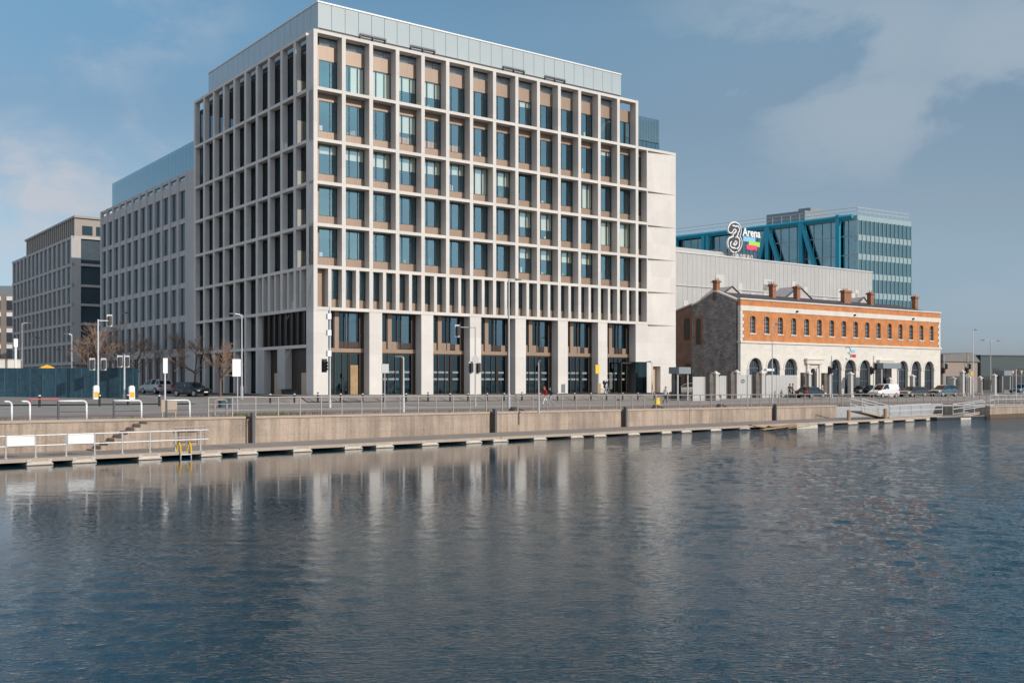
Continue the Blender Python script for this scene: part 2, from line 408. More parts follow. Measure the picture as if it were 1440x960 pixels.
def add_window(name, u0, u1, z0, z1, w, mulls, gmat, blind=None, orange=0, fr=.06, along='u', parent=off, fmat='frame'):
    """frame with mullions; panes and blind are its pieces. along 's' = on the street side"""
    def bx(mb, a, b, d0, d1, c, d):
        return mb.box(a, b, d0, d1, c, d) if along == 'u' else mb.box(d0, d1, a, b, c, d)
    f = fb()
    bx(f, u0, u1, w, w+.12, z0, z0+fr); bx(f, u0, u1, w, w+.12, z1-fr, z1)
    bx(f, u0, u0+fr, w, w+.12, z0+fr, z1-fr); bx(f, u1-fr, u1, w, w+.12, z0+fr, z1-fr)
    for m in mulls: bx(f, u0+(u1-u0)*m-.022, u0+(u1-u0)*m+.022, w, w+.12, z0+fr, z1-fr)
    fo = f.build(name, M[fmat], parent)
    g = fb(); ww = w+.06
    if along == 'u': g.quad((u0+fr, ww, z0+fr), (u1-fr, ww, z0+fr), (u1-fr, ww, z1-fr), (u0+fr, ww, z1-fr))
    else: g.quad((ww, u0+fr, z0+fr), (ww, u1-fr, z0+fr), (ww, u1-fr, z1-fr), (ww, u0+fr, z1-fr))
    # a hand-set pane never sits perfectly true
    t = random.uniform(-.009, .009); t2 = random.uniform(-.006, .006)
    if along == 'u':
        o0 = np.array(g.v); 
        for q, (dx, dz) in enumerate(((-1, -1), (1, -1), (1, 1), (-1, 1))):
            x, y, zq = g.v[q]; e = dx*t + dz*t2
            g.v[q] = (x + math.sin(-ANG)*-0 + -math.sin(ANG)*e, y + math.cos(ANG)*e, zq)
    g.build('pane', M[gmat], fo)
    if blind:
        lo, x0f, x1f = blind
        bl = fb(); zb = z1-fr-(z1-z0-2*fr)*lo
        bx(bl, u0+fr+(u1-u0)*x0f, u0+(u1-u0)*x1f-fr, w+.16, w+.19, zb, z1-fr)
        bl.build('blind', M['blind'], fo)
    if name == 'window' and not orange and random.random() < .55:                     # things standing by the glass inside
        it_ = fb()
        for q in range(random.choice((1, 2, 3))):
            x = random.uniform(u0+.15, u1-.7); it_.box(x, x+random.uniform(.12, .5), w+.5+q*.2, w+.62+q*.2, z0-.3, z0+random.uniform(.25, .95))
        it_.build('desk_clutter', M[random.choice(('ceiling', 'white', 'steel', 'bronze'))], fo)
    if orange:
        bl = fb(); bx(bl, u0+.1+(u1-u0)*random.uniform(.1, .35), u1-.2, w+.5, w+1.2, z0, z0+(z1-z0)*orange)
        bl.build('orange_screen', M['orange'], fo)
    return fo

ROWS = [(27.5, 30.35), (23.6, 26.5), (19.55, 22.4), (15.6, 18.45), (11.68, 14.53)]
BL = {(0,1): (1, .42, 1), (0,2): (1, 0, 1), (0,3): (.5, 0, 1), (0,4): (.55, 0, 1), (1,3): (.6, 0, 1), (0,8): (.2, 0, 1),
      (2,0): (.3, 0, 1), (2,1): (.4, 0, 1), (2,2): (.5, 0, 1), (2,3): (.5, 0, 1), (2,4): (.48, 0, 1), (2,5): (.38, 0, 1), (2,6): (1, 0, 1), (2,7): (.55, 0, 1), (2,11): (1, .45, 1),
      (3,8): (.62, 0, 1), (3,9): (.66, 0, 1), (3,12): (1, 0, 1), (3,13): (1, 0, 1), (3,14): (1, .6, 1),
      (4,8): (.42, 0, 1), (4,9): (.42, 0, 1), (4,10): (.45, 0, 1), (4,11): (.45, 0, 1), (1,12): (.15, 0, 1)}
for r, (z0, z1) in enumerate(ROWS):
    for i in range(15):
        if r == 0 and i == 14: continue
        a = FIN[i]+FW + (.62 if i == 0 else 0); b = FIN[i+1]-FW if i < 14 else 43.1
        mul = (.62,) if i == 0 else ((.36, .72) if i < 14 else (.8,))
        add_window('window', a, b, z0, z1, REC, mul, 'glass', BL.get((r, i)), .28 if (r == 1 and i in (3, 4, 5)) else 0)
for i in range(14):
    a, b = FIN[i]+FW, FIN[i+1]-FW; um = FIN[i]+1.4725
    for q, (x0, x1) in enumerate(((a, um-.17), (um+.17, b))):
        if i == 0 and q == 0: continue
        add_window('narrow_window', x0, x1, ZL[6]+.82, 10.53, .80, (.55,), 'glass')
add_window('narrow_window', FIN[14]+FW, 43.1, ZL[6]+.82, 10.53, REC, (.8,), 'glass')

# glazed shopfronts between the big pillars
EDGE = [1.58] + [x for u in PIL for x in (u, u+1.42)] + [41.27]
for k in range(7):
    a, b = EDGE[2*k], EDGE[2*k+1]; wd = b-a; w = 1.12
    last = k == 6
    vf = lambda t: a + wd*(.14+.86*t)                                 # the pillar hides the first part of each bay from the street
    sh = fb()
    sh.box(a, b, w-.1, w+.25, 2.72, 3.1)                              # transom
    sh.box(vf(.15), vf(.27), w-.1, w+.2, 3.1, 6.6)                    # pilaster
    if k:
        sh.box(a, vf(.13), w+.0, w+.15, 3.1, 3.85); sh.box(vf(.27), vf(.27+.1*(1+k % 3)), w+.0, w+.15, 3.1, 3.85)
        if k > 1: sh.box(vf(.72), vf(.86), w+.0, w+.15, 3.1, 3.75)
    so = sh.build('shopfront', M['bronze'], off)
    dk = fb(); dk.box(vf(.86), b, w-.03, w+.15, 3.1, 6.6); dk.box(vf(.87), b, w-.03, w+.12, BASE, 2.72)
    dk.box(vf(.27), vf(.86), w+.03, w+.12, 3.1, 3.75)
    for z0, z1, qs in ((BASE, 2.72, (0, .16, .38, .55, .59)), (3.1, 6.6, (.12, .43, .55))):
        for q in qs: dk.box(vf(q), vf(q)+.09, w-.02, w+.1, z0, z1)
        dk.box(a, b, w+.03, w+.11, z1-.14, z1); dk.box(a, b, w+.03, w+.11, z0, z0+.1)
    dk.build('shopfront_frame', M['bronze_dark'], so)
    q0, q1 = vf(.5+.03*(k % 3)), vf(.78+.02*(k % 2))
    for x0, x1, gm in ((a, q0, 'glass_dark'), (q0, q1, 'glass_shop'), (q1, b, 'glass_dark')):
        fb().quad((x0, w+.08, 3.1), (x1, w+.08, 3.1), (x1, w+.08, 6.6), (x0, w+.08, 6.6)).build('upper_pane', M[gm], so)
    fb().quad((a, w+.07, BASE), (b, w+.07, BASE), (b, w+.07, 2.72), (a, w+.07, 2.72)).build('lower_pane', M['glass_dark'], so)
    if k:
        st = fb()
        for z in (.05, .75): st.box(a+.1, vf(.5), w+.055, w+.065, z, z+.2); st.box(vf(.64), vf(.82), w+.055, w+.065, z, z+.2)
        st.build('frosted_band', M['stripe'], so)
    rr = random.Random(k); it_ = fb()                                  # things standing inside the ground floor rooms
    for q in range(4):
        x = vf(rr.uniform(.05, .8)); it_.box(x, x+rr.uniform(.2, .7), w+.9+q*.1, w+1.3+q*.1, BASE, BASE+rr.uniform(.7, 2.4))
    it_.build('lobby_furniture', M['ceiling'], so)
    if k == 0:
        fb().box(vf(.62), vf(.84), w+.055, w+.065, BASE+.1, 1.5).build('tan_poster', M['wood'], so)
# glazed entrance lobby of the last bay
lob = fb(); lob.box(39.0, 43.05, .5, .62, 1.98, 2.12); lob.box(39.0, 39.1, .02, .6, BASE, 2.1); lob.box(42.97, 43.05, .02, .6, BASE, 2.1)
lobo = lob.build('entrance_lobby', M['frame'], off)
fb().quad((41.27, -.03, BASE+.02), (43.05, -.03, BASE+.02), (43.05, -.03, 2.15), (41.27, -.03, 2.15)).build('pane', M['glass_dark'], lobo)
dh = fb(); dh.tube((38.2, 1.05, -1.), (38.2, 1.05, .9), .04); dh.tube((38.45, 1.05, -1.), (38.45, 1.05, .9), .04); dh.build('door_handle', M['steel_light'], lobo)

# street side glazing
SB = [(1.57, 3.8)] + [(SF[j]+.25, SF[j+1]-.25) for j in range(9)]
for r, (z0, z1) in enumerate(zip(ZL[1:], ZL[:-1])):
    for j, (a, b) in enumerate(SB):
        top = z1-.3 if r else 31.7
        add_window('street_window', a, b, z0, top, SD, () if j == 0 else (.5,), 'glass_clear' if j == 0 and r < 5 else 'glass_side', along='s')
for j, (a, b) in enumerate(SB[4:]):
    add_window('street_window', a, b, 3.4, 6.62, SD, (.5,), 'glass_side', along='s')
    so = add_window('street_shopfront', a, b, BASE+.3, 3.1, SD, (.5,), 'glass_dark', along='s')
low = fb()                                   # plant room doors and louvres at the corner
low.box(.75, .9, 1.5, SF[3]-.2, BASE, 3.1)
low.build('plant_room_wall', M['bronze_dark'], off)
lp = fb()
for q in range(8):
    s = 2.2 + q*1.36; lp.box(.22, .56, s, s+.22, 3.4, 6.62)
lp.build('louvre_post', M['bronze_dark'], off)
fb().box(.72, .8, 1.5, SF[3]-.2, 3.4, 6.62).build('louvre_backing', M['black'], off)
fb().box(.02, .74, 6.2, 8.0, BASE+.6, 3.1).build('pale_pier', M['stone2'], off)
fb().box(.02, .74, 11.2, 12.8, BASE, 3.1).build('pale_pier', M['stone2'], off)
for s in (2.2, 8.5): fb().box(.68, .76, s, s+1.7, BASE, .75).build('plant_door', M['tan'], off)

# floors, ceilings and inner walls seen through the glass
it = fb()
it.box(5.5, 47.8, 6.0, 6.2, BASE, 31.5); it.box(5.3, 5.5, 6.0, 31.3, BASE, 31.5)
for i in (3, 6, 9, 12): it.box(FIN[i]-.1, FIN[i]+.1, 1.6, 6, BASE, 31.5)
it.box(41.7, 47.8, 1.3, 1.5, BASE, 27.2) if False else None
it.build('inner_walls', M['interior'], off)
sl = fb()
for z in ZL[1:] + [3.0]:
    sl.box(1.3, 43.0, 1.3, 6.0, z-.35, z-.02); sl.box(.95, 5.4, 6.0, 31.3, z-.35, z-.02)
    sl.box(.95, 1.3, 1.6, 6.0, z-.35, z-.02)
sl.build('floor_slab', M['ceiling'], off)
rf = fb(); rf.box(.75, 41.6, 1.25, 31.4, 31.4, 31.65); rf.box(41.6, 47.93, 1.21, 31.4, 27.1, 27.35)
rf.build('roof', M['roof'], off)
fb().box(43.3, 47.94, 1.21, 31.4, BASE, 27.09).build('end_block', M['stone'], off)
fb().box(6, 43.2, 31.0, 31.44, BASE, 31.3).build('rear_wall', M['stone2'], off)

# glazed penthouse screen
pz0, pzs, pz1 = 31.66, 33.35, 35.75
sc = fb(); lo_ = fb(); n = 27; pu0, pu1 = 1.0, 39.9
for i in range(n):
    a = pu0 + (pu1-pu0)*i/n; b = pu0 + (pu1-pu0)*(i+1)/n
    sc.box(a+.02, b-.02, 1.0+.02, 1.1, pzs+.02, pz1); lo_.box(a+.02, b-.02, 1.3, 1.38, pz0, pzs-.02)
n = 19
for i in range(n):
    a = 1.1 + 28.4*i/n; b = 1.1 + 28.4*(i+1)/n
    sc.box(1.0+.02, 1.1, a+.02, b-.02, pzs+.02-.9, pz1)
sc.build('rooftop_screen', M['screen'], off); lo_.build('lower_screen', M['screen_low'], off)
bk = fb(); bk.box(1.11, pu1, 1.11, 1.28, pzs-.9, pz1-.02); bk.box(1.11, 1.28, 1.3, 29.5, pz0, pz1-.02); bk.box(pu1-.2, pu1, 1.3, 29.5, pz0, pz1-.02); bk.box(1.3, pu1, 29.3, 29.5, pz0, pz1-.02)
bk.box(1.3, pu1-.2, 1.3, 29.3, pz1-.5, pz1-.3); bk.build('screen_backing', M['dark_grey'], off)
cp = fb(); cp.box(.95, pu1+.03, .95, 1.35, pz1, pz1+.14); cp.box(.95, 1.35, 1.35, 29.5, pz1, pz1+.14); cp.build('screen_coping', M['white_metal'], off)
for u in (5.45, 11.2, 22.7, 28.45):
    v = fb(); v.box(u, u+2.88, .85, 1.0, 33.52, 33.68)
    for q in (0, 1.4, 2.78): v.box(u+q, u+q+.1, .85, 1.0, 32.3, 33.52)
    v.build('vent_frame', M['dark_grey'], off)
# low glazed plant screen on the right-hand roof
ls = fb()
for q in range(8): ls.box(41.95+q*.73, 42.64+q*.73, 2.6, 2.68, 27.36, 29.0)
ls.build('plant_screen_base', M['tealglass'], off)
ls = fb()
for q in range(22): ls.box(41.95+q*.265, 42.17+q*.265, 2.6, 2.66, 29.1, 32.0)
ls.box(47.7, 47.78, 2.7, 12, 27.4, 32.0); ls.build('plant_screen', M['screen2'], off)
fb().box(42.3, 47.5, 2.9, 11, 27.4, 31.6).build('plant_housing', M['grey_clad'], off)

# ================================================================ second and third stone blocks down the side street
b2 = thing('stone_office', 'grey stone office with regular upright windows beside the large corner block', 'office building', (CX, CY, ZC-1.6), ANG)
S0, S1, T2 = 31.55, 71.2, 25.0
wl = fb()
wl.box(.36, 20, S0, S1, -1.6, T2-1.5); wl.box(.36, .6, S0, S1, T2-.3, T2)
WS = [35.8 + 3.035*i for i in range(12)]
RZ2 = [(19.6, 22.9), (15.7, 18.9), (11.8, 15.0), (7.9, 11.1), (3.9, 7.05)]
for i in range(13):
    s = 34.28 + 3.035*i; wl.box(.04, .36, s-.34, s+.34, -1.6, T2)
wl.box(.06, .36, S0, 34.28-.35, -1.6, T2)
for z0, z1 in ((T2-.35, T2), (22.95, 24.1), (18.95, 19.55), (15.05, 15.65), (11.15, 11.75), (7.1, 7.85), (2.9, 3.85)):
    for s in WS: wl.box(.14, .36, s-1.177, s+1.177, z0, z1)
wl.build('stone_wall', M['stone2'], b2)
jt = fb()
for s in WS: jt.box(.12, .37, s-.97, s+.97, 3.0, 3.7) if False else None
for i, s in enumerate(WS):
    for z0, z1 in RZ2:
        f = fb(); f.box(.25, .355, s-1.17, s-1.08, z0-.05, z1+.05); f.box(.22, .355, s+.7, s+1.17, z0-.05, z1+.05)
        f.box(.2, .355, s-1.16, s+1.16, z0-.06, z0+.02)
        fo = f.build('window', M['grey_clad'], b2)
        fb().quad((.33, s+.7, z0), (.33, s-1.08, z0), (.33, s-1.08, z1), (.33, s+.7, z1)).build('pane', M['dull_glass'], fo)
for s in WS:
    fb().box(.3, .355, s-1.1, s+1.1, -1.6, 2.85).build('ground_floor_panel', M['bronze_dark'], b2)
sc = fb()
for i in range(28):
    a = 33.0 + 37.2*i/28; sc.box(1.5, 1.58, a, a+1.30, 25.6, 29.2); sc.box(1.5, 1.58, a, a+1.30, 23.6, 25.55)
sc.build('rooftop_screen', M['screen2'], b2)
fb().box(1.75, 18, 33.1, 70.1, 23.5, 29.0).build('roof_house', M['grey_clad'], b2)

b3 = thing('far_stone_office', 'darker buff stone office with brown roof storey at far end of side street', 'office building', (CX, CY, ZC-1.6), ANG)
A, B, T3 = 87.7, 134.0, 23.4
wl = fb(); wl.box(.45, 24, A+.45, B, 2.5, T3-.5); wl.box(.9, 24, A+.9, B, -1.6, 2.5)
SL3 = [23.4, 19.0, 15.6, 12.5, 9.4, 6.3, 3.0]
for i in range(15):
    s = A + .5 + 3.2*i; wl.box(.16, .45, s-.36, s+.36, 2.6, T3)
for z in SL3: wl.box(.2, .45, A, B, z-.45, z)
wl.box(.02, 1.5, A, A+.45, 2.6, T3)
for z in SL3: wl.box(1.5, 24, A+.05, A+.45, z-.4, z)
for x in (5.4, 5.7): wl.box(x, x+.25, A+.1, A+.45, 2.6, 19)
wl.build('stone_wall', M['stone3'], b3)
for i in range(14):
    s = A + .95 + 3.2*i
    for z1, z0 in zip(SL3[:-1], SL3[1:]):
        fb().box(.38, .446, s+.25, s+2.3, z0+.15, z1-.5).build('window', M['dull_glass2'], b3)
for z1, z0 in zip(SL3[:-1], SL3[1:]):
    for x0, x1 in ((1.6, 5.35), (6, 10), (10.3, 14), (14.3, 18)):
        fb().box(x0, x1, A+.38, A+.446, z0, z1-.42).build('front_window', M['dull_glass2'], b3)
rs = fb(); rs.box(1.2, 24, A+2, B-8, T3, 26.6); rs.box(.9, 24.3, A+1.7, B-7.8, 26.6, 26.95)
for i in range(26): rs.box(1.0, 1.2, A+2+i*1.4, A+2.5+i*1.4, T3, 26.6)
rs.build('roof_storey', M['roof_clad'], b3)
for x0 in (2.2, 4.4, 6.6): fb().box(x0, x0+1.6, A+1.93, A+2.0, T3+.5, T3+2).build('roof_window', M['dim_glass'], b3)

x4, y4 = -112, 232
b4 = thing('brick_office', 'pale brick building with white window bands at far left', 'building', (x4, y4, ZC-2), ANG)
def f4(): return MB((x4, y4, ZC, 0))
f4().box(-40, 1.5, 0, 20, -2, 19.5).build('brick_wall', M['wall_tan'], b4)
for r in range(5):
    for q in range(6):
        f4().box(-1.7-q*3.4, .2-q*3.4, -.1, .05, 1.5+r*3.6, 3.6+r*3.6).build('window', M['carglass'], b4)
        f4().box(-1.75-q*3.4, .3-q*3.4, -.16, .02, 3.62+r*3.6, 4.5+r*3.6).build('white_panel', M['white'], b4)
f4().box(-40, 1, 2, 20, 19.5, 21.5).build('roof_house', M['grey_clad'], b4)
# ================================================================ brick depot in front of the arena
bx0, by0 = 28.4, 128.0
BFr = (bx0, by0, ZC, ANG)
def bb(): return MB(BFr)
BB = -2.05
LEN, DEP, EAVE = 45.0, 8.2, 10.25
dep = thing('brick_depot', 'long two storey depot with orange brick upper wall above cream arched ground floor', 'building', (bx0, by0, ZC+BB), ANG)
WT = [2.33 + 2.69*i for i in range(16)]
AT = [2.8, 6.3, 9.8, 19.3, 22.6, 26.0, 35.2, 38.6, 42.0]
def wall_with_holes(x0, x1, z0, z1, holes, y, depth, arch_seg=10):
    """front wall with arched openings: columns of boxes between and arched fill above the springing"""
    m = bb(); xs = x0
    for (c, w, hb, ht, rise) in sorted(holes):
        a, b = c-w/2, c+w/2
        m.box(xs, a, y, y+depth, z0, z1)
        if hb > z0: m.box(a, b, y, y+depth, z0, hb)
        sp = ht-rise
        for i in range(arch_seg):
            p, q = a+w*i/arch_seg, a+w*(i+1)/arch_seg
            def h(x):
                t = (x-c)/(w/2); t = max(-1, min(1, t))
                return sp + rise*math.sqrt(max(0, 1-t*t))
            m.add([(p,y,h(p)),(q,y,h(q)),(q,y,z1),(p,y,z1),(p,y+depth,h(p)),(q,y+depth,h(q)),(q,y+depth,z1),(p,y+depth,z1)],
                  [(0,1,2,3)[::1], (7,6,5,4), (0,4,5,1), (1,5,6,2), (2,6,7,3), (3,7,4,0)])
        xs = b
    m.box(xs, x1, y, y+depth, z0, z1)
    return m
lowh = [(t, 2.5, BB, 2.85, 1.25) for t in AT] + [(14.4, 1.3, BB, 1.6, .65), (30.6, 1.3, BB, 1.6, .65)]
wall_with_holes(0, LEN, BB, 4.7, lowh, 0, .45).build('cream_ground_floor', M['stucco'], dep)
uph = [(t, 1.0, 5.95, 8.12, .22) for t in WT]
up = wall_with_holes(.5, LEN-.5, 4.95, 8.72, uph, .03, .42, 8)
up.box(.0, LEN, .02, .45, 9.36, 10.1)
up.build('brick_upper_wall', M['brick_orange'], dep)
tr = bb()
tr.box(-.12, LEN+.12, -.16, .5, 4.7, 4.95); tr.box(-.04, LEN+.04, -.05, .45, 8.72, 9.36); tr.box(-.1, LEN+.1, -.1, .5, 10.1, 10.27)
for k in range(9):
    z = 4.95 + k*.42; w = .62 if k % 2 else .4
    tr.box(-.02, w, -.0, .44, z, z+.4); tr.box(LEN-w, LEN+.02, -.0, .44, z, z+.4)
for t in WT: tr.box(t-.62, t+.62, -.03, .2, 5.82, 5.95)
tr.build('stone_trim', M['trim'], dep)
for t in AT:
    a = bb(); n = 14
    for i in range(n):
        p, q = math.pi*i/n, math.pi*(i+1)/n
        f = lambda r, an, y: (t + r*math.cos(an), y, 1.6 + r*math.sin(an))
        a.add([f(1.27,p,-.06), f(1.27,q,-.06), f(1.5,q,-.06), f(1.5,p,-.06), f(1.27,p,.1), f(1.27,q,.1), f(1.5,q,.1), f(1.5,p,.1)],
              [(3,2,1,0), (4,5,6,7), (0,1,5,4), (2,3,7,6)])
    a.box(t-1.62, t-1.24, -.06, .1, 1.42, 1.6); a.box(t+1.24, t+1.62, -.06, .1, 1.42, 1.6)
    a.build('arch_surround', M['trim'], dep)
    g = bb(); pl = [(t+1.24*math.cos(math.pi*i/14), 1.6+1.24*math.sin(math.pi*i/14)) for i in range(15)] + [(t-1.24, BB), (t+1.24, BB)]
    g.add([(x, .5, z) for x, z in pl], [tuple(range(len(pl)))[::-1]])
    fr = bb()
    for q in (-.8, -.4, 0, .4, .8): fr.box(t+q-.03, t+q+.03, .44, .5, BB, 1.6+.9*math.sqrt(1-q*q*.7))
    fr.box(t-1.24, t+1.24, .42, .5, 1.5, 1.66); fr.box(t-1.24, t+1.24, .43, .5, -.1, 0)
    fo = fr.build('arched_window', M['dark_grey'], dep); g.build('pane', M['dim_glass'], fo)
for t in WT:
    fr = bb(); fr.box(t-.5, t+.5, .22, .3, 5.95, 6.03); fr.box(t-.03, t+.03, .22, .3, 5.95, 8.1); fr.box(t-.5, t-.44, .22, .3, 5.95, 7.7); fr.box(t+.44, t+.5, .22, .3, 5.95, 7.7)
    for z in (6.45, 6.95, 7.45): fr.box(t-.5, t+.5, .23, .3, z-.025, z+.025)
    fo = fr.build('sash_window', M['steel'], dep)
    bb().quad((t-.5, .29, 5.95), (t+.5, .29, 5.95), (t+.5, .29, 8.1), (t-.5, .29, 8.1)).build('pane', M['dim_glass'], fo)
for t in (14.4, 30.6):
    d = bb(); d.box(t-1.5, t-1.05, -.25, .1, BB, 2.2); d.box(t+1.05, t+1.5, -.25, .1, BB, 2.2); d.box(t-1.75, t+1.75, -.4, .12, 2.2, 2.75); d.box(t-1.85, t+1.85, -.5, .12, 2.75, 2.92)
    d.box(t-1.04, t-.66, -.12, .1, BB, 1.9); d.box(t+.66, t+1.04, -.12, .1, BB, 1.9); d.box(t-1.04, t+1.04, -.12, .1, 1.61, 2.0)
    do = d.build('door_surround', M['trim'], dep)
    bb().box(t-.65, t+.65, .3, .36, BB, 1.6).build('door', M['black'], do)
bb().box(.05, LEN-.05, .5, .6, BB, 9.2).build('inner_lining', M['interior'], dep) if False else None
bb().box(.6, LEN-.6, 4.5, 4.7, BB, 9.0).build('inner_wall', M['interior'], dep)
bb().box(.6, LEN-.6, .5, 4.5, 4.6, 4.9).build('floor_slab', M['interior'], dep)
# rubble gable and rear wing
g = bb(); rz = 11.35
prof = [(.46, BB), (.46, 9.9), (.95, 10.1), (4.25, rz), (7.3, 10.0), (DEP, 9.75), (DEP, BB)]
g.prism([(p[0], p[1]) for p in prof], 'x', 0.0, .5)
g.build('rubble_gable', M['rubble'], dep)
gc = bb()
for p, q in zip(prof[1:-2], prof[2:-1]):
    gc.add([(-.08, p[0], p[1]), (-.08, q[0], q[1]), (.6, q[0], q[1]), (.6, p[0], p[1]), (-.08, p[0], p[1]+.2), (-.08, q[0], q[1]+.2), (.6, q[0], q[1]+.2), (.6, p[0], p[1]+.2)],
           [(0,1,2,3), (7,6,5,4), (0,4,5,1), (1,5,6,2), (2,6,7,3), (3,7,4,0)])
gc.build('gable_coping', M['trim'], dep)
bb().box(-.05, .0, .46, .62, BB, 9.8).build('drainpipe', M['black'], dep)
wg = bb(); wg.prism([(DEP, BB), (14.5, BB), (14.5, 8.3), (DEP, 9.88)], 'x', .2, 14); wg.build('rear_wing', M['brick_brown'], dep)
wr = bb(); wr.add([(.0, DEP, 10.1), (14, DEP, 10.1), (14, 14.7, 8.5), (0, 14.7, 8.5), (.0, DEP, 9.9), (14, DEP, 9.9), (14, 14.7, 8.3), (0, 14.7, 8.3)], [(0,1,2,3), (7,6,5,4), (0,4,5,1), (1,5,6,2), (2,6,7,3), (3,7,4,0)])
wr.build('wing_roof', M['slate_light'], dep)
for (y, z0, z1, w, rec) in ((9.2, 5.4, 8.0, 1.1, .2), (7.0, 4.7, 8.0, .75, 0), (9.0, -2.05, 1.9, 1.3, .2)):
    s = bb(); s.box(rec-.06, rec+.05, y-w/2-.25, y+w/2+.25, z0, z1+.35); so = s.build('side_window', M['brickchim'], dep)
    s = bb(); s.box(rec-.1, rec-.02, y-w/2, y+w/2, z0, z1-.3); s.tube((rec-.1, y, z1-.3-.01), (rec-.02, y, z1-.3), w/2, n=16)
    s.build('pane', M['carglass'], so)
rf = bb()
R0, R1 = .5, LEN-.5
rf.add([(R0, .5, 10.15), (R1, .5, 10.15), (R1-4.2, 4.25, rz), (R0, 4.25, rz), (R1, DEP, 9.8), (R0, DEP, 9.8)], [(0,1,2,3), (1,4,2), (3,2,4,5)])
rf.box(R0, R1, .5, DEP, 9.2, 9.79)
rfo = rf.build('slate_roof', M['slate'], dep)
bb().box(LEN-.5, LEN, .46, DEP, BB, 10.2).build('end_wall', M['brick_brown'], dep)
bb().box(.5, LEN-.5, DEP-.3, DEP, BB, 9.5).build('rear_wall', M['brick_brown'], dep)
for x0, wd in ((.0, .62), (9.95, .68), (15.05, .68), (25.6, 1.6), (31.9, .75), (43.3, .75)):   # chimneys
    c = bb(); y = 4.25 if x0 < 1 else 3.4
    zt_ = rz+1.15
    c.box(x0, x0+wd, y-.33, y+.33, 10.2, zt_); c.box(x0-.14, x0+wd+.14, y-.47, y+.47, zt_, zt_+.16); c.box(x0-.05, x0+wd+.05, y-.38, y+.38, zt_+.16, zt_+.3)
    co = c.build('chimney', M['brickchim'], dep)
    p = bb()
    for q in range(max(2, int(wd/.45))): p.tube((x0+.22+q*.45, y, zt_+.3), (x0+.22+q*.45, y, zt_+.6), .12, .1)
    p.build('chimney_pot', M['tan'], co)
# pale valley-roof gables rising behind the front range
for x0, w, h in ((6.0, 5.0, 12.8), (18.9, 8.0, 13.6), (36.5, 4.0, 12.8)):
    p = bb(); p.prism([(x0, 9.5), (x0, 11.3), (x0+w/2, h), (x0+w, 11.3), (x0+w, 9.5)], 'y', DEP+.6, DEP+4)
    po = p.build('rear_roof', M['slate_light'], dep)
    q = bb(); q.path([(x0, DEP+.5, 11.3), (x0+w/2, DEP+.55, h), (x0+w, DEP+.55, 11.3)], .1, 6); q.build('verge', M['slate'], po)
# mural-like wall lettering of the venue: a faint swirl and red tab
sg = bb(); cx, cz = 22.3, 3.95
pts = [(cx+.55*math.cos(a)-.3, -.02, cz+.25+.45*math.sin(a)) for a in np.linspace(2.6, -1.5, 9)] + [(cx+.6*math.cos(a)-.3, -.02, cz-.6+.5*math.sin(a)) for a in np.linspace(1.5, -2.6, 9)]
sg.path(pts, .07, 5); sgo = sg.build('venue_logo', M['tealband'], dep)
bb().box(cx+.5, cx+1.5, -.04, -.005, cz-.75, cz-.35).build('red_tab', M['red'], sgo)
s = bb(); s.box(cx+.4, cx+1.3, -.04, -.005, cz-.1, cz+.3); s.build('blue_tab', M['sign_blue'], sgo)
for x in (10.9, 23.4, 37.6): 
    c = bb(); c.ball((x, -.15, 9.0), .16, .2, .14); c.build('camera', M['black'], dep)

# ================================================================ arena
an = -20.0
ax_, ay_ = W(68.0, an)
def ab(): return MB((ax_, ay_, ZC, ANG))
ar = thing('arena_hall', 'broad arena hall clad in pale ribbed metal panels behind the brick depot', 'arena', (ax_, ay_, ZC-2), ANG)
TA = 19.3
ab().box(-16, 50.4, .3, 60, -2, TA-.1).build('metal_wall', M['mesh_panel'], ar)
rb = ab()
for i in range(66): rb.box(-16+i*1.02, -15.95+i*1.02, .26, .3, 4, TA)
rb.box(-16, 50.4, .18, .3, TA-.15, TA+.05); rb.box(-16, 50.4, .12, .3, 14.2, 14.3)
rb.build('ribs', M['steel_light'], ar)
up = ab(); up.prism([(-16, 20.4), (21.5, 20.4), (21.9, TA), (-16, TA)], 'y', 3.0, 30); up.build('upper_parapet', M['mesh_panel'], ar)
random.seed(4)
for i in range(22):
    x = -15.9 + random.randrange(64)*1.02; z = random.choice((7, 9.5, 12, 14.4))
    ab().box(x, x+.95*random.choice((1, 2)), .25, .29, z, z+random.uniform(1.5, 4)).build('odd_panel', M['mesh_light'], ar)

# rooftop sign
def textmesh(name, body, size, mat, loc_fn, parent, offset=.0, ext=.05):
    cu = bpy.data.curves.new(name, 'FONT'); cu.body = body; cu.size = size; cu.extrude = ext; cu.offset = offset
    to = bpy.data.objects.new(name, cu); COL.objects.link(to)
    dg = bpy.context.evaluated_depsgraph_get(); me = bpy.data.meshes.new_from_object(to.evaluated_get(dg))
    v = np.array([q.co[:] for q in me.vertices]); fs = [list(p.vertices) for p in me.polygons]
    bpy.data.objects.remove(to)
    lo, hi = v.min(0), v.max(0); v[:, 0] = (v[:, 0]-lo[0])/(hi[0]-lo[0]); v[:, 1] = v[:, 1]/hi[1]
    m = ab(); m.add([loc_fn(p) for p in v], fs); o = m.build(name, mat, parent)
    return o
def sgn(px, py, Y=160.5):                 # sign plane: a photo pixel to arena-frame coordinates at the sign's distance
    X = (px-720)/F*Y; u, n = UN(X, Y)
    return u-68.0, -(n-an), Z(py, Y)
sx0, sy0, sz0 = sgn(1034, 353)
rs_ = thing('rooftop_sign', 'illuminated outline numeral 3 with white lettering and coloured blocks on arena roof', 'sign', (ax_, ay_, ZC+TA), ANG)
SY = 2.0
def sp(px, py):
    k = (px-720)/F; u = at_n(px, an-SY); Yd = CY + UY*u + NY*(an-SY)
    return u-68.0, Z(py, Yd)
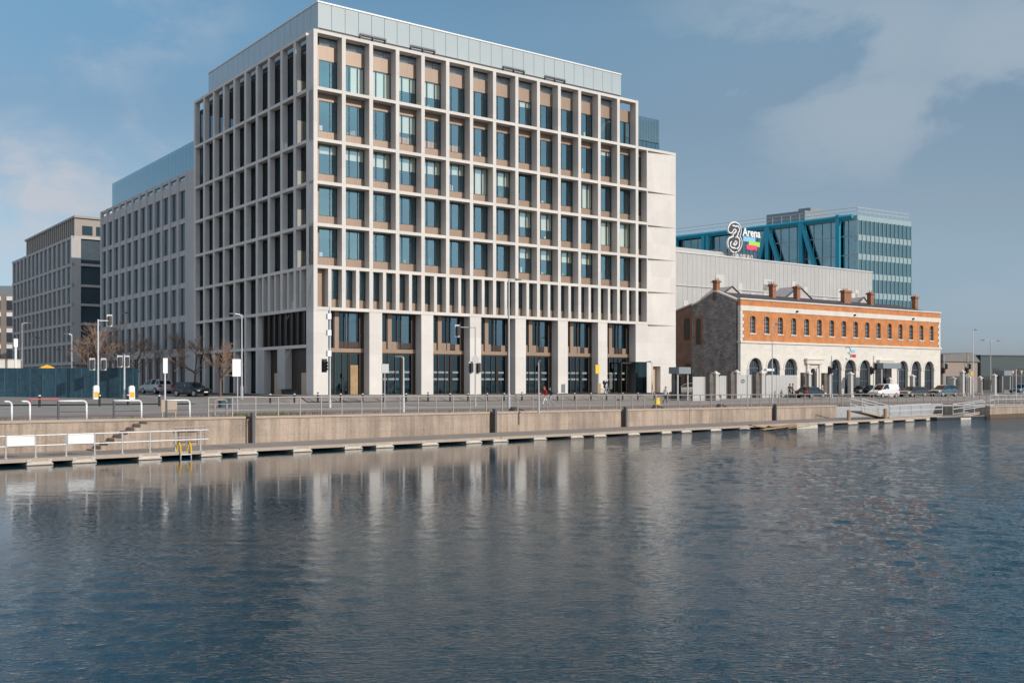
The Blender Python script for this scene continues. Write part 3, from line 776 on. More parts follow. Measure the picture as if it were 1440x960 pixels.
def outline3(dx=0):
    top = [(1027.5,322.5),(1030,318.5),(1034,317.5),(1037.8,320),(1039,325),(1037,330),(1034,333.2),(1038,335.5),(1040.2,340),(1038.5,346),(1034.5,349.5),(1030.5,348.5),(1027.5,344.5),(1027.5,339.5),(1030.5,337.8)]
    return [(sp(*p)[0], SY+dx, sp(*p)[1]) for p in top]
def smooth(pts, k=6):
    P_ = [pts[0]] + list(pts) + [pts[-1]]; r = []
    for a, b, c, d in zip(P_[:-3], P_[1:-2], P_[2:-1], P_[3:]):
        for q in range(k):
            t = q/k; r.append(tuple(.5*((2*b[m]) + (c[m]-a[m])*t + (2*a[m]-5*b[m]+4*c[m]-d[m])*t*t + (3*b[m]-a[m]-3*c[m]+d[m])*t**3) for m in (0, 1)))
    return r + [pts[-1]]
def ribbon(pts, hw, y0, y1):
    m = ab(); n = len(pts); lf, rg_ = [], []
    for i, p in enumerate(pts):
        a = pts[max(0, i-1)]; b = pts[min(n-1, i+1)]; dx, dz = b[0]-a[0], b[1]-a[1]; l = math.hypot(dx, dz) or 1
        lf.append((p[0]-dz/l*hw, p[1]+dx/l*hw)); rg_.append((p[0]+dz/l*hw, p[1]-dx/l*hw))
    vs = [(q[0], y, q[1]) for q in lf for y in (y0, y1)] + [(q[0], y, q[1]) for q in rg_ for y in (y0, y1)]
    o = 2*n; fs = []
    for i in range(n-1):
        a, b = 2*i, 2*i+2
        fs += [(a, o+a, o+b, b), (a+1, b+1, o+b+1, o+a+1), (a, b, b+1, a+1), (o+a, o+a+1, o+b+1, o+b)]
    fs += [(0, 1, o+1, o), (2*n-2, o+2*n-2, o+2*n-1, 2*n-1)]
    m.add(vs, fs)
    for p in (pts[0], pts[-1]): m.tube((p[0], y0+.001, p[1]), (p[0], y1-.001, p[1]), hw, n=20)
    return m
c3 = smooth([(p[0], p[2]) for p in outline3()])
ribbon(c3, .66, SY, SY+.3).build('numeral_rim', M['white'], rs_)
ribbon(c3, .46, SY-.06, SY+.1).build('numeral_core', M['sign_dark'], rs_)
ribbon([(x+.12*math.sin(i*.55), z+.12*math.cos(i*.55)) for i, (x, z) in enumerate(c3[6:-6])], .10, SY-.09, SY).build('swirl_line', M['white'], rs_)
xa, za = sp(1044, 331.2); xb, _ = sp(1069, 331.2)
ta = textmesh('lettering', 'Arena', 1.62, M['white'], lambda p: (xa + p[0]*(xb-xa), SY-p[2], za + p[1]*1.32), rs_, .035)
for nm, m, (a, b, c, d) in (('blue_block', 'sign_blue', (1046, 1063, 331.8, 341)), ('green_block', 'sign_green', (1053, 1068.5, 339, 347.5)), ('pink_block', 'sign_pink', (1049, 1064, 344, 352.5))):
    x0, z1 = sp(a, c); x1, z0 = sp(b, d)
    y = SY + {'blue_block': .1, 'green_block': 0, 'pink_block': -.12}[nm]
    ab().box(x0, x1, y, y+.1, z0, z1).build(nm, M[m], rs_)
for px in (1026, 1036, 1052, 1062):
    st = ab()
    x, z = sp(px, 352); st.tube((x, SY+.4, z+1.5), (x, SY+.4, TA), .07); st.tube((x, SY+.4, z+.8), (x-.9, SY-1.6, TA), .06); st.build('support_strut', M['dark_grey'], rs_)

# ================================================================ teal glass tower behind
tx, ty = 68.4, 204.0
tw = thing('glass_tower', 'teal glass office block with blue steel A-frame braces behind the arena', 'office building', (tx, ty, ZC-2), 0)
DL = (-.731, .683); DR = (.8445, .5355)
TZ = 32.9
def tb(): return MB((tx, ty, ZC, 0))
def pl(l, r, o=0.): return (DL[0]*l + DR[0]*r, DL[1]*l + DR[1]*r)
def slab(m, l0, l1, r0, r1, z0, z1):
    c = [pl(l0, r0), pl(l0, r1), pl(l1, r1), pl(l1, r0)]
    return m.prism(c, 'z', z0, z1)
LL, RR = 62, 16.6
core = slab(tb(), .6, LL-.5, .6, RR-.5, -2, TZ-.4); core.build('inner_core', M['interior'], tw)
gl = slab(tb(), 0, LL, 0, RR, -2, TZ-1); gl.build('glass_skin', M['tealglass'], tw)
bd = tb(); sh = 3.8
for k in range(9):
    zt1 = TZ - .15 - k*sh
    if k == 0: slab(bd, -.05, LL, -.05, RR+.05, zt1-1.0, zt1)
    else:
        slab(bd, .3, LL, -.05, RR+.05, zt1-1.15, zt1-.2) if False else slab(bd, -.02, 0.3, -.05, RR+.05, zt1-1.15, zt1)
        slab(bd, .35, LL, -.03, .1, zt1-.35, zt1-.1)
bd.build('spandrel_band', M['tealband'], tw)
mu = tb()
for i in range(34):
    x, y = pl(i*1.85, -.12); mu.box(x-.04, x+.04, y-.04, y+.04, -2, TZ-1)
for i in range(14):
    x, y = pl(-.12, .05+i*RR/13); mu.box(x-.05, x+.05, y-.05, y+.05, -2, TZ-1)
mu.build('mullion', M['tealband'], tw)
def tl(px, py):                            # a point on the left face seen at a photo pixel
    k = (px-720)/F; l = (k*(ty) - tx)/(DL[0] - k*DL[1])
    x, y = pl(l, -.9); return (x, y, Z(py, ty+DL[1]*l))
for name, segs in (('a_frame', [((1183, 303), (1183, 385))]), ('a_frame', [((1130, 314), (1132, 385)), ((1132, 314), (1153, 385))]),
                   ('a_frame', [((1083.5, 320), (1083.5, 372)), ((1083.5, 320), (1103, 380)), ((1083.5, 320), (1071, 372))]),
                   ('a_frame', [((994, 332), (994, 365)), ((1000, 332), (1000, 365))]), ('a_frame', [((955, 336), (955, 365))])):
    m = tb()
    for p, q in segs: m.tube(tl(*p), tl(*q), .58, n=4)
    m.build(name, M['bluesteel'], tw)
ev = tb(); ev.tube(tl(951, 336), tl(1203, 305), .5, n=4); ev.build('eaves_beam', M['bluesteel'], tw)
rl = tb()
def rail3(a, b, n):
    for i in range(n+1):
        t = i/n; x, y = a[0]+(b[0]-a[0])*t, a[1]+(b[1]-a[1])*t; rl.tube((x, y, TZ-.2), (x, y, TZ+1.5), .05, n=5)
    for h in (.7, 1.45): rl.tube((a[0], a[1], TZ+h), (b[0], b[1], TZ+h), .05, n=5)
rail3(pl(.3, .3), pl(LL, .3), 30); rail3(pl(.3, .3), pl(.3, RR-.3), 12); rl.build('roof_railing', M['steel_light'], tw)
pb = slab(tb(), 15, 24, 5, 14, TZ-.2, TZ+2.9); slab(pb, 15.2, 18, 7, 12, TZ+2.9, TZ+3.7); pb.build('roof_plant_room', M['grey_clad'], tw)

# ================================================================ low sheds at the far right
p = W(at_n(1326, -12), -12)
def sb(): return MB((p[0], p[1], ZC, ANG))
sh1 = thing('gabled_shed', 'tan gabled shed with grey roof beyond the gates', 'building', (p[0], p[1], ZC-2.5), ANG)
sb().box(0, 11.5, 0, 25, -2.6, 3.4).build('wall', M['wall_tan'], sh1)
r = sb(); r.prism([(-.5, 3.4), (-.5, 4.6), (9.5, 5.1), (12, 3.4)], 'y', -.3, 25); r.build('roof', M['shed_roof'], sh1)
sb().box(1, 7.5, -.1, -.02, -2.6, .8).build('door', M['greenclad'], sh1)
p2 = W(at_n(1379, -26), -26)
def sb2(): return MB((p2[0], p2[1], ZC, ANG-.35))
sh2 = thing('dark_warehouse', 'long low dark green warehouse with small openings at far right', 'building', (p2[0], p2[1], ZC-2.5), ANG-.35)
sb2().box(0, 60, 0, 30, -3, 5.2).build('wall', M['greenclad'], sh2)
sb2().box(-.2, 60, -.2, 30.2, 5.2, 5.4).build('roof_edge', M['dark_grey'], sh2)
for x in (3.2, 9.5, 15, 20.5):
    sb2().box(x, x+1.6, -.06, .02, 1.4, 2.6).build('window', M['carglass'], sh2)
w = sb2(); w.box(0.5, 58, -.3, .0, -3, .9); w.build('lower_panel', M['black'], sh2)
# ================================================================ ground, quay and water
def sheet(name, mat, us, nfn, dz=0., kind='structure'):
    m = MB(WF); ns = [nfn(u) for u in us]; k = len(ns[0])
    vs = []
    for u, row in zip(us, ns):
        for n in row:
            x, y = W(u, n); vs.append((x, y, zt(u, n)+dz))
    fs = [(i*k+j, i*k+j+1, (i+1)*k+j+1, (i+1)*k+j) for i in range(len(us)-1) for j in range(k-1)]
    m.add(vs, [f[::-1] for f in fs])
    return tag(m.build(name, mat), kind=kind)
def seq(a, b, st):
    n = max(1, int(math.ceil(abs(b-a)/st))); return [a+(b-a)*i/n for i in range(n+1)]
NB = [24, 22, 18, 15, 12, 9, 6, 5, 4.4, 4, 3.5, 3, 2, 1, 0, -1, -3, -6, -10, -14, -18, -24, -40, -70, -150, -500]
UB = seq(-60, -8, 2) + seq(-7.5, 0, .5) + seq(2, 44, 3) + seq(45, 56, 1) + seq(60, 130, 5) + [200, 400]
UB = [-500, -200, -100] + sorted(set(UB))
sheet('road', M['asphalt'], UB, lambda u: [edge_n(u)-.45] + [edge_n(u)-.45-(edge_n(u)-.45-24)*.5] + NB if edge_n(u) > 24.6 else [edge_n(u)-.4, edge_n(u)-.5]+NB)
UQ = seq(-60, 44, 2) + seq(46, 90, 4)
def band(a, b, st=1.5): return lambda u: seq(edge_n(u)-a, edge_n(u)-b, st) if False else [edge_n(u)-a+(a-b)*i/6. for i in range(7)]
sheet('verge', M['earth'], UQ, band(.5, 1.7), .05)
sheet('promenade', M['prom'], UQ, band(1.7, 6.6), .03)
sheet('cycle_path', M['redpath'], seq(-60, 90, 2), band(7.0, 9.6), .035)
sheet('promenade_kerb', M['kerb'], UQ, band(6.6, 7.0), .06)
def pav(a, b):
    return lambda u: [n for n in NB if b <= n <= a]
m = sheet('pavement', M['paving'], seq(-1.5, 46, 1.5)+seq(47, 56, 1)+seq(60, 110, 5), pav(4.4, -1), .10)
sheet('pavement', M['paving'], [-2.6, -1.6, -.8, 0], lambda u: [n for n in NB if -70 <= n <= 4.4], .09)
sheet('pavement_kerb', M['kerb'], seq(-2.6, 44, 2), lambda u: [4.55, 4.4], .12)
sheet('side_pavement', M['paving'], [-60, -40, -25, -15, -12.5], lambda u: [n for n in NB if -24 <= n <= 4.4], .09)
# painted lines
mk = 0
for n0, u0, u1, dash in ((16.5, -60, 90, 3), (9.4, -60, 90, 0), (19.9, -60, 90, 0)):
    mm = MB(WF); u = u0
    while u < u1:
        st = 2 if dash else 6; sk = 4 if dash else 0
        c = [(u, n0), (u+st, n0), (u+st, n0-.13), (u, n0-.13)]
        mm.add([W(a, b)+(zt(a, b)+.05,) for a, b in c], [(0,1,2,3)]); u += st+sk
    tag(mm.build('road_marking', M['paint']), kind='structure')
mm = MB(WF)
for q in range(8):
    a, b = -9.5+q*.05, 6+q*.0
for (a0, b0, a1, b1) in ((-12, 5.5, -3, 7.8), (-22, 6.5, -13, 6.9), (-10, -4, -9.8, -20)):
    d = .09
    mm.add([W(a0, b0+d)+(zt(a0, b0)+.05,), W(a1, b1+d)+(zt(a1, b1)+.05,), W(a1+.15, b1-d)+(zt(a1, b1)+.05,), W(a0+.15, b0-d)+(zt(a0, b0)+.05,)], [(0,1,2,3)])
tag(mm.build('road_marking', M['paint']), kind='structure')

# quay wall in straight lengths with gaps holding a grey pile
GAPS = [at_line(px, edge_n) for px in (352, 693, 877, 1088)]
WBOT = -5.0
ends = [-75] + GAPS + [at_line(1176, edge_n)]
labs = ['stained concrete quay wall with stairs and shadows, behind the railed end of the pontoon', 'long plain concrete quay wall between the first two grey piles', 'concrete quay wall below the walking couple, between second and third piles',
        'concrete quay wall below the walker in the white jacket', 'short concrete quay wall ending at the white gangway']
for i in range(5):
    a, b = ends[i]+(.3 if i else 0), ends[i+1]-(.3 if i < 4 else 0)
    wl = MB(WF); us = seq(a, b, 3)
    for p, q in zip(us[:-1], us[1:]):
        vs = []
        for u in (p, q):
            for dn, z in ((0, WBOT), (0, zt(u, edge_n(u))-.02), (-.55, zt(u, edge_n(u))-.02), (-.55, WBOT)): vs.append(W(u, edge_n(u)+dn)+(z,))
        fs = [(0,1,5,4), (1,2,6,5), (2,3,7,6)]
        if p == us[0]: fs.append((3,2,1,0))
        if q == us[-1]: fs.append((4,5,6,7))
        wl.add(vs, fs)
    t = wl.build('quay_wall', M['concrete']); tag(t, labs[i], 'quay wall', 'lengths of quay wall')
    cp = MB(WF)
    for p, q in zip(us[:-1], us[1:]):
        vs = []
        for u in (p, q):
            z = zt(u, edge_n(u))
            for dn, zz in ((.06, z-.016), (.06, z+.12), (-.6, z+.12), (-.6, z-.016)): vs.append(W(u, edge_n(u)+dn)+(zz,))
        cp.add(vs, [(0,1,5,4), (1,2,6,5), (2,3,7,6), (0,4,7,3)] + ([(3,2,1,0)] if p == us[0] else []) + ([(4,5,6,7)] if q == us[-1] else []))
    cp.build('coping', M['coping'], t)
for i, u in enumerate(GAPS):
    x, y = W(u+.12, edge_n(u)+.02); z = zt(u, edge_n(u))
    m = MB((x, y, ZC, ANG)); m.box(-.08, .08, -.2, .1, WBOT, z+.3); m.box(-.1, .1, -.05, .12, z+.3, z+.33)
    tag(m.build('mooring_pile', M['dark_grey']), 'dark grey steel pile standing in the %s gap of the quay wall from the left' % ORD[i], 'pile', 'steel piles in the quay wall')
    bk = MB((x, y, ZC, ANG)); bk.box(-.6, .6, .6, .8, WBOT, z-.05); tag(bk.build('wall_recess', M['concrete']), kind='structure')
# quay continuing behind the gangways
wl = MB(WF); us = seq(ends[-1]+.02, 130, 4)
for p, q in zip(us[:-1], us[1:]):
    vs = []
    for u in (p, q):
        n = edge_n(u)-.25
        for dn, z in ((0, WBOT), (0, zt(u, n)-.0), (-.5, zt(u, n)-.0), (-.5, WBOT)): vs.append(W(u, n+dn)+(z,))
    wl.add(vs, [(0,1,5,4), (1,2,6,5), (2,3,7,6)])
tag(wl.build('quay_wall', M['steel']), 'pale grey quay wall behind the gangways at the right', 'quay wall')
# projecting stone quay at the right edge
us0 = at_n(1392, 33.0)
m = MB((*W(us0, 33.0), ZC, ANG)); m.box(0, 60, 0, 9.5, WBOT, -2.72)
t = tag(m.build('stone_quay', M['concrete']), 'low stone landing quay with weed stained foot at right edge', 'quay')
m = MB((*W(us0, 33.0), ZC, ANG)); m.box(-.04, 60, -.05, .0, WBOT, -3.45); m.build('weed_band', M['float_dirt'], t)
m = MB((*W(us0, 33.0), ZC, ANG)); m.box(-.06, 60, -.07, .5, -2.72, -2.58); m.build('coping', M['coping'], t)

# floating walkway
dz0 = -3.55
du0, du1 = -75.0, at_line(1318, deck_n)
dk = thing('floating_walkway', 'long grey floating walkway on pale floats along the foot of the quay wall', 'pontoon', (*W(-20, 34), ZC-3.87), 0)
us = seq(du0, du1, 3.0)
for si, (p, q) in enumerate(zip(us[::6], us[6::6] + ([us[-1]] if (len(us)-1) % 6 else []))):
    m = MB(WF); e = .03; p2, q2 = p+e, q-e
    vs = [W(u, n)+(z,) for u in (p2, q2) for n, z in ((deck_n(u), dz0-.14), (deck_n(u), dz0), (edge_n(u)+.04, dz0), (edge_n(u)+.04, dz0-.14))]
    m.add(vs, [(0,1,5,4), (1,2,6,5), (2,3,7,6), (0,4,7,3), (3,2,1,0), (4,5,6,7)]); so = m.build('deck_section', M['deck'], dk)
    m = MB(WF)
    vs = [W(u, n)+(z,) for u in (p2, q2) for n, z in ((deck_n(u)+.05, dz0-.16), (deck_n(u)+.05, dz0+.012), (deck_n(u)-.16, dz0+.012), (deck_n(u)-.16, dz0-.16))]
    m.add(vs, [(0,1,5,4), (1,2,6,5), (2,3,7,6), (0,4,7,3), (3,2,1,0), (4,5,6,7)]); m.build('edge_beam', M['coping'], so)
FL = [(-60,-22), (37.5,75), (101.6,136), (195,227.5), (283,312), (334,363), (412.5,439), (485,510), (529,554), (594,617), (656,678), (694,715), (751,769), (803,821), (836,853),
      (884,900), (931,945), (959,973), (1000,1015), (1041,1055), (1138,1150), (1161,1172), (1193,1207), (1224,1236), (1244,1256), (1274,1286), (1303,1313)]
fn = lambda u: deck_n(u)+.12
for a, b in FL:
    ua, ub = at_line(a, fn), at_line(b, fn); x, y = W((ua+ub)/2, fn((ua+ub)/2)); h = (ub-ua)/2
    m = MB((x, y, ZC, ANG+.065)); m.box(-h, h, 0, 2.2, -3.96, -3.78); m.box(-h+.04, h-.04, .06, 2.2, -3.78, -3.70)
    m.box(-h, -h+.22, .02, 2.2, -3.70, -3.69); fo = m.build('float', M['float'], dk, bevel=.03)
    m = MB((x, y, ZC, ANG+.065)); m.box(-h-.01, h+.01, -.012, .2, -4.0, -3.835); m.build('weed_band', M['float_dirt'], fo)
    for s in (-1, 1):
        m = MB((x, y, ZC, ANG+.065)); m.box(s*(h-.12)-.09, s*(h-.12)+.09, .05, .3, -3.69, -3.6); m.build('bracket', M['steel'], fo)
# broken timber raft
ua = at_n(1066, 35.1); ub = at_n(1136, 34.4); x, y = W(ua, 34.9)
br = thing('broken_raft', 'broken tilted timber raft drifting against the pontoon', 'raft', (x, y, ZC-3.87), ANG)
lw = ub-ua
for k, (a, b, z0, z1, yy) in enumerate(((0, .62, -3.84, -3.62, .0), (.05, .66, -3.86, -3.55, .35), (.2, 1, -3.62, -3.78, .5), (.0, .35, -3.6, -3.82, .75), (.45, 1.0, -3.8, -3.66, .15), (-.05, .25, -3.5, -3.78, .9))):
    m = MB((x, y, ZC, ANG)); p, q = (a*lw, yy-.6, z0), (b*lw, yy-.45, z1)
    m.add([(p[0],p[1]-.16,p[2]),(q[0],q[1]-.16,q[2]),(q[0],q[1]+.16,q[2]),(p[0],p[1]+.16,p[2]),(p[0],p[1]-.16,p[2]+.07),(q[0],q[1]-.16,q[2]+.07),(q[0],q[1]+.16,q[2]+.07),(p[0],p[1]+.16,p[2]+.07)],
          [(0,3,2,1),(4,5,6,7),(0,1,5,4),(1,2,6,5),(2,3,7,6),(3,0,4,7)]); m.build('plank', M['wood'], br)
m = MB((x, y, ZC, ANG)); m.box(lw*.62, lw, -.5, .5, -3.95, -3.62); m.build('pale_float', M['float'], br, bevel=.04)

# stairs against the quay wall at the left
ua, ub = at_line(196, edge_n), at_line(122, edge_n)
um = (ua+ub)/2; x, y = W(ua, edge_n(ua)+.02)
st = MB((x, y, ZC, ANG+.075)); n = 8; ln = (ua-ub); top = zt(ua, edge_n(ua))-.05
for i in range(n):
    z = top - (top-dz0)*i/n
    st.box(-ln*(i+1)/n, -ln*i/n, -1.05, -.02, dz0+.01, z-.1)
st.box(0, 1.4, -1.05, -.02, dz0+.01, top)
tag(st.build('quay_stairs', M['concrete']), 'worn concrete steps down the quay wall to the pontoon', 'stairs')
# railing on the pontoon with white boards
rn = lambda u: deck_n(u)-.55
pr = thing('pontoon_railing', 'pale galvanised railing on the pontoon edge in front of the quay stairs', 'railing', (*W(-25, 36), ZC+dz0), 0)
upts = [at_line(px, rn) for px in (-70, -20, 8, 50, 93, 133, 172, 211, 247, 282, 293)]
rl = MB(WF)
for a, b in zip(upts[:-1], upts[1:]):
    for h in (1.02, .55):
        rl.tube(W(a, rn(a))+(dz0+h,), W(b, rn(b))+(dz0+h,), .028, n=6)
rl.build('rails', M['steel_light'], pr)
for a in upts[:-1]:
    m = MB(WF); m.tube(W(a, rn(a))+(dz0,), W(a, rn(a))+(dz0+1.03,), .035, n=6); m.tube(W(a, rn(a))+(dz0,), W(a, rn(a))+(dz0+.02,), .09, n=8); m.build('post', M['steel_light'], pr)
rn2 = lambda u: deck_n(u)-.5
for px0, px1, lab in ((10, 48, 'white blank notice board on the pontoon railing, nearer the left edge'), (96, 131, 'white blank notice board on the pontoon railing, left of the stairs')):
    a, b = at_line(px0, rn2), at_line(px1, rn2); x, y = W(a, rn2(a))
    m = MB((x, y, ZC, ANG-.065)); w = b-a
    m.box(0, w, 0, .03, dz0+.56, dz0+1.0); t = m.build('notice_board', M['white']); tag(t, lab, 'board', 'white boards on the pontoon railing')
    m = MB((x, y, ZC, ANG-.065))
    for q in (-.05, w): m.box(q, q+.05, -.01, .05, dz0+.5, dz0+1.05)
    m.build('board_clip', M['steel'], t)
# second low rail at the wall foot
rn3 = lambda u: edge_n(u)+.6
m = MB(WF); up3 = [at_line(px, rn3) for px in (205, 235, 262, 288)]
for a in up3: m.tube(W(a, rn3(a))+(dz0,), W(a, rn3(a))+(dz0+1.05,), .03, n=6)
for h in (1.05, .5): m.tube(W(up3[0], rn3(up3[0]))+(dz0+h,), W(up3[-1], rn3(up3[-1]))+(dz0+h,), .028, n=6)
tag(m.build('wall_rail', M['rail']), 'short grey rail at the wall foot right of the steps', 'railing')
# yellow ladder over the pontoon edge
a = at_line(253, deck_n); b = at_line(267, deck_n); x, y = W(a, deck_n(a)+.12); w = b-a
ld = thing('ladder', 'yellow topped safety ladder hanging over the pontoon edge', 'ladder', (x, y, ZC-3.9), ANG-.065)
m = MB((x, y, ZC, ANG-.065))
for q in (0, w): m.path([(q, .7, dz0), (q, .5, dz0+.38), (q, .25, dz0+.42), (q, 0, dz0+.2), (q, 0, dz0-.1)], .04, 6)
m.build('yellow_hoop', M['yellow'], ld)
m = MB((x, y, ZC, ANG-.065))
for q in (0, w): m.tube((q, 0, dz0-.1), (q, 0, -4.4), .035, n=6)
for z in (-3.7, -3.95, -4.2): m.tube((0, 0, z), (w, 0, z), .03, n=6)
m.build('rungs', M['steel'], ld)

# ---------------- water: real wave relief, finer close to the viewpoint
rng = np.random.RandomState(3)
def grow(a, b, s0, g):
    r = [a]; s = s0
    while r[-1] < b: r.append(r[-1]+s); s = max(s0, s*g) if False else s0 + (r[-1]-a)*g
    return r
xs = np.array([-x for x in grow(14, 75, .085, .011)[::-1]] + list(np.arange(-14, 14, .085))[1:] + grow(14, 95, .085, .011))
xs = np.concatenate([[-600, -300, -150], xs, [150, 300, 600]])
ys = np.array([-400, -200, -100, -40, -15, -5, 3, 6, 8] + grow(9.5, 118, .055, .0052) + [140])
gx, gy = np.meshgrid(xs, ys)
dxg = np.gradient(gx, axis=1); dyg = np.gradient(gy, axis=0); cell = np.maximum(np.abs(dxg)*.7, np.abs(dyg))
h = np.zeros_like(gx)
gust = np.zeros_like(gx)
for k in range(10):
    lam = rng.uniform(9, 40); th = rng.uniform(0, 6.28); gust += np.sin((gx*np.cos(th)+gy*np.sin(th))*6.283/lam + rng.uniform(0, 6.28))
gust = 1 + .22*np.clip(gust, -2.5, 2.5)
shel = np.interp((31.5*1.0 - 0) - 0*gx + ((gx-CX)*NX + (gy-CY)*NY) - 31.5, [35, 45, 60, 74, 90], [.14, .16, .26, 1.0, 2.0])   # sheltered under the quay, choppier out in the dock
qq = (gx-CX)*UX + (gy-CY)*UY + .7*((gx-CX)*NX + (gy-CY)*NY - 50)          # the open side of the dock takes the wind
sq = np.clip((qq+16)/18, 0, 1); sq = sq*sq*(3-2*sq)
gust = gust*(shel + sq*np.maximum(1.8-shel*.8, .5))
for k in range(90):
    lam = .20*(1.5/.20)**((k+.5)/90); th = R(75) + rng.normal(0, .7)
    slope = .0068 if lam < .8 else .0068*(.8/lam)
    amp = slope*lam/6.283
    att = np.clip((lam/(cell*2.6) - 1)*1.2, 0, 1)
    ph = (gx*np.cos(th)+gy*np.sin(th))*6.283/lam + rng.uniform(0, 6.28) + .5*np.sin(gx*.31+gy*.17+k)
    s = np.sin(ph); h += amp*att*gust*(s + .25*np.cos(2*ph))
far = np.clip(1-np.maximum(np.abs(gx)-110, 0)/40, 0, 1); h *= far
ny_, nx_ = gx.shape
me = bpy.data.meshes.new('water')
me.vertices.add(nx_*ny_); co = np.stack([gx, gy, h], -1).reshape(-1, 3).astype(np.float32); me.vertices.foreach_set('co', co.ravel())
idx = np.arange(nx_*ny_).reshape(ny_, nx_)
q = np.stack([idx[:-1, :-1], idx[:-1, 1:], idx[1:, 1:], idx[1:, :-1]], -1).reshape(-1, 4)
me.loops.add(q.size); me.loops.foreach_set('vertex_index', q.ravel().astype(np.int32))
me.polygons.add(len(q)); me.polygons.foreach_set('loop_start', np.arange(0, q.size, 4, dtype=np.int32)); me.polygons.foreach_set('loop_total', np.full(len(q), 4, dtype=np.int32))
me.polygons.foreach_set('use_smooth', np.ones(len(q), dtype=bool)); me.update(calc_edges=True)
wo = bpy.data.objects.new('water', me); COL.objects.link(wo); tag(wo, kind='structure')
m, nt, out = newmat('dock_water')
p = node(nt, 'ShaderNodeBsdfPrincipled'); L(nt, p.outputs[0], out.inputs[0])
p.inputs['Base Color'].default_value = (.002, .038, .060, 1); p.inputs['Roughness'].default_value = .03; p.inputs['IOR'].default_value = 1.333; p.inputs['Specular Tint'].default_value = (.80, .95, 1., 1)
tc = node(nt, 'ShaderNodeTexCoord')
mp = node(nt, 'ShaderNodeMapping'); mp.inputs['Scale'].default_value = (1, 1.9, 1); mp.inputs['Rotation'].default_value = (0, 0, R(-12)); L(nt, tc.outputs['Object'], mp.inputs[0])
n1 = node(nt, 'ShaderNodeTexNoise', i_Scale=6.5, i_Detail=3., i_Roughness=.55, i_Distortion=.5); L(nt, mp.outputs[0], n1.inputs['Vector'])
r1 = node(nt, 'ShaderNodeMapRange'); r1.inputs[1].default_value = .42; r1.inputs[2].default_value = .80; L(nt, n1.outputs[0], r1.inputs[0])
p1 = node(nt, 'ShaderNodeMath', operation='POWER'); p1.inputs[1].default_value = 1.7; L(nt, r1.outputs[0], p1.inputs[0])
n2 = node(nt, 'ShaderNodeTexNoise', i_Scale=.11, i_Detail=3.); L(nt, tc.outputs['Object'], n2.inputs['Vector'])
r2 = node(nt, 'ShaderNodeMapRange'); r2.inputs[1].default_value = .35; r2.inputs[2].default_value = .65; r2.inputs[3].default_value = .5; r2.inputs[4].default_value = 1.2; L(nt, n2.outputs[0], r2.inputs[0])
# distance from the quay: calmer in its lee
dt = node(nt, 'ShaderNodeVectorMath', operation='DOT_PRODUCT'); dt.inputs[1].default_value = (NX, NY, 0); L(nt, tc.outputs['Object'], dt.inputs[0])
off_ = CX*NX + CY*NY
r3 = node(nt, 'ShaderNodeMapRange'); r3.interpolation_type = 'SMOOTHSTEP'; r3.inputs[1].default_value = off_+54; r3.inputs[2].default_value = off_+92; r3.inputs[3].default_value = .06; r3.inputs[4].default_value = 1.35; L(nt, dt.outputs['Value'], r3.inputs[0])
d2 = node(nt, 'ShaderNodeVectorMath', operation='DOT_PRODUCT'); d2.inputs[1].default_value = (UX+.7*NX, UY+.7*NY, 0); L(nt, tc.outputs['Object'], d2.inputs[0])
qo = CX*(UX+.7*NX) + CY*(UY+.7*NY) + 35
r4 = node(nt, 'ShaderNodeMapRange', interpolation_type='SMOOTHSTEP'); r4.inputs[1].default_value = qo-14; r4.inputs[2].default_value = qo+6; r4.inputs[3].default_value = 0; r4.inputs[4].default_value = 1.4; L(nt, d2.outputs['Value'], r4.inputs[0])
ms = node(nt, 'ShaderNodeMath', operation='ADD'); L(nt, r3.outputs[0], ms.inputs[0]); L(nt, r4.outputs[0], ms.inputs[1])
m1 = node(nt, 'ShaderNodeMath', operation='MULTIPLY'); L(nt, p1.outputs[0], m1.inputs[0]); L(nt, r2.outputs[0], m1.inputs[1])
m3 = node(nt, 'ShaderNodeMath', operation='MULTIPLY'); L(nt, m1.outputs[0], m3.inputs[0]); L(nt, ms.outputs[0], m3.inputs[1])
b1 = node(nt, 'ShaderNodeBump', i_Strength=1., i_Distance=.026); n5 = node(nt, 'ShaderNodeTexNoise', i_Scale=3.4, i_Detail=5., i_Roughness=.6, i_Distortion=.3); L(nt, mp.outputs[0], n5.inputs['Vector'])
r5 = node(nt, 'ShaderNodeMapRange', interpolation_type='SMOOTHSTEP'); r5.inputs[1].default_value = qo-16; r5.inputs[2].default_value = qo+10; r5.inputs[3].default_value = .03; r5.inputs[4].default_value = 2.0; L(nt, d2.outputs['Value'], r5.inputs[0])
r6 = node(nt, 'ShaderNodeMapRange', interpolation_type='SMOOTHSTEP'); r6.inputs[1].default_value = off_+56; r6.inputs[2].default_value = off_+86; r6.inputs[3].default_value = .0; r6.inputs[4].default_value = .9; L(nt, dt.outputs['Value'], r6.inputs[0])
a6 = node(nt, 'ShaderNodeMath', operation='MAXIMUM'); L(nt, r5.outputs[0], a6.inputs[0]); L(nt, r6.outputs[0], a6.inputs[1])
m5 = node(nt, 'ShaderNodeMath', operation='MULTIPLY_ADD'); L(nt, n5.outputs[0], m5.inputs[0]); L(nt, a6.outputs[0], m5.inputs[1]); L(nt, m3.outputs[0], m5.inputs[2])
L(nt, m5.outputs[0], b1.inputs['Height']); L(nt, b1.outputs[0], p.inputs['Normal'])
me.materials.append(m)
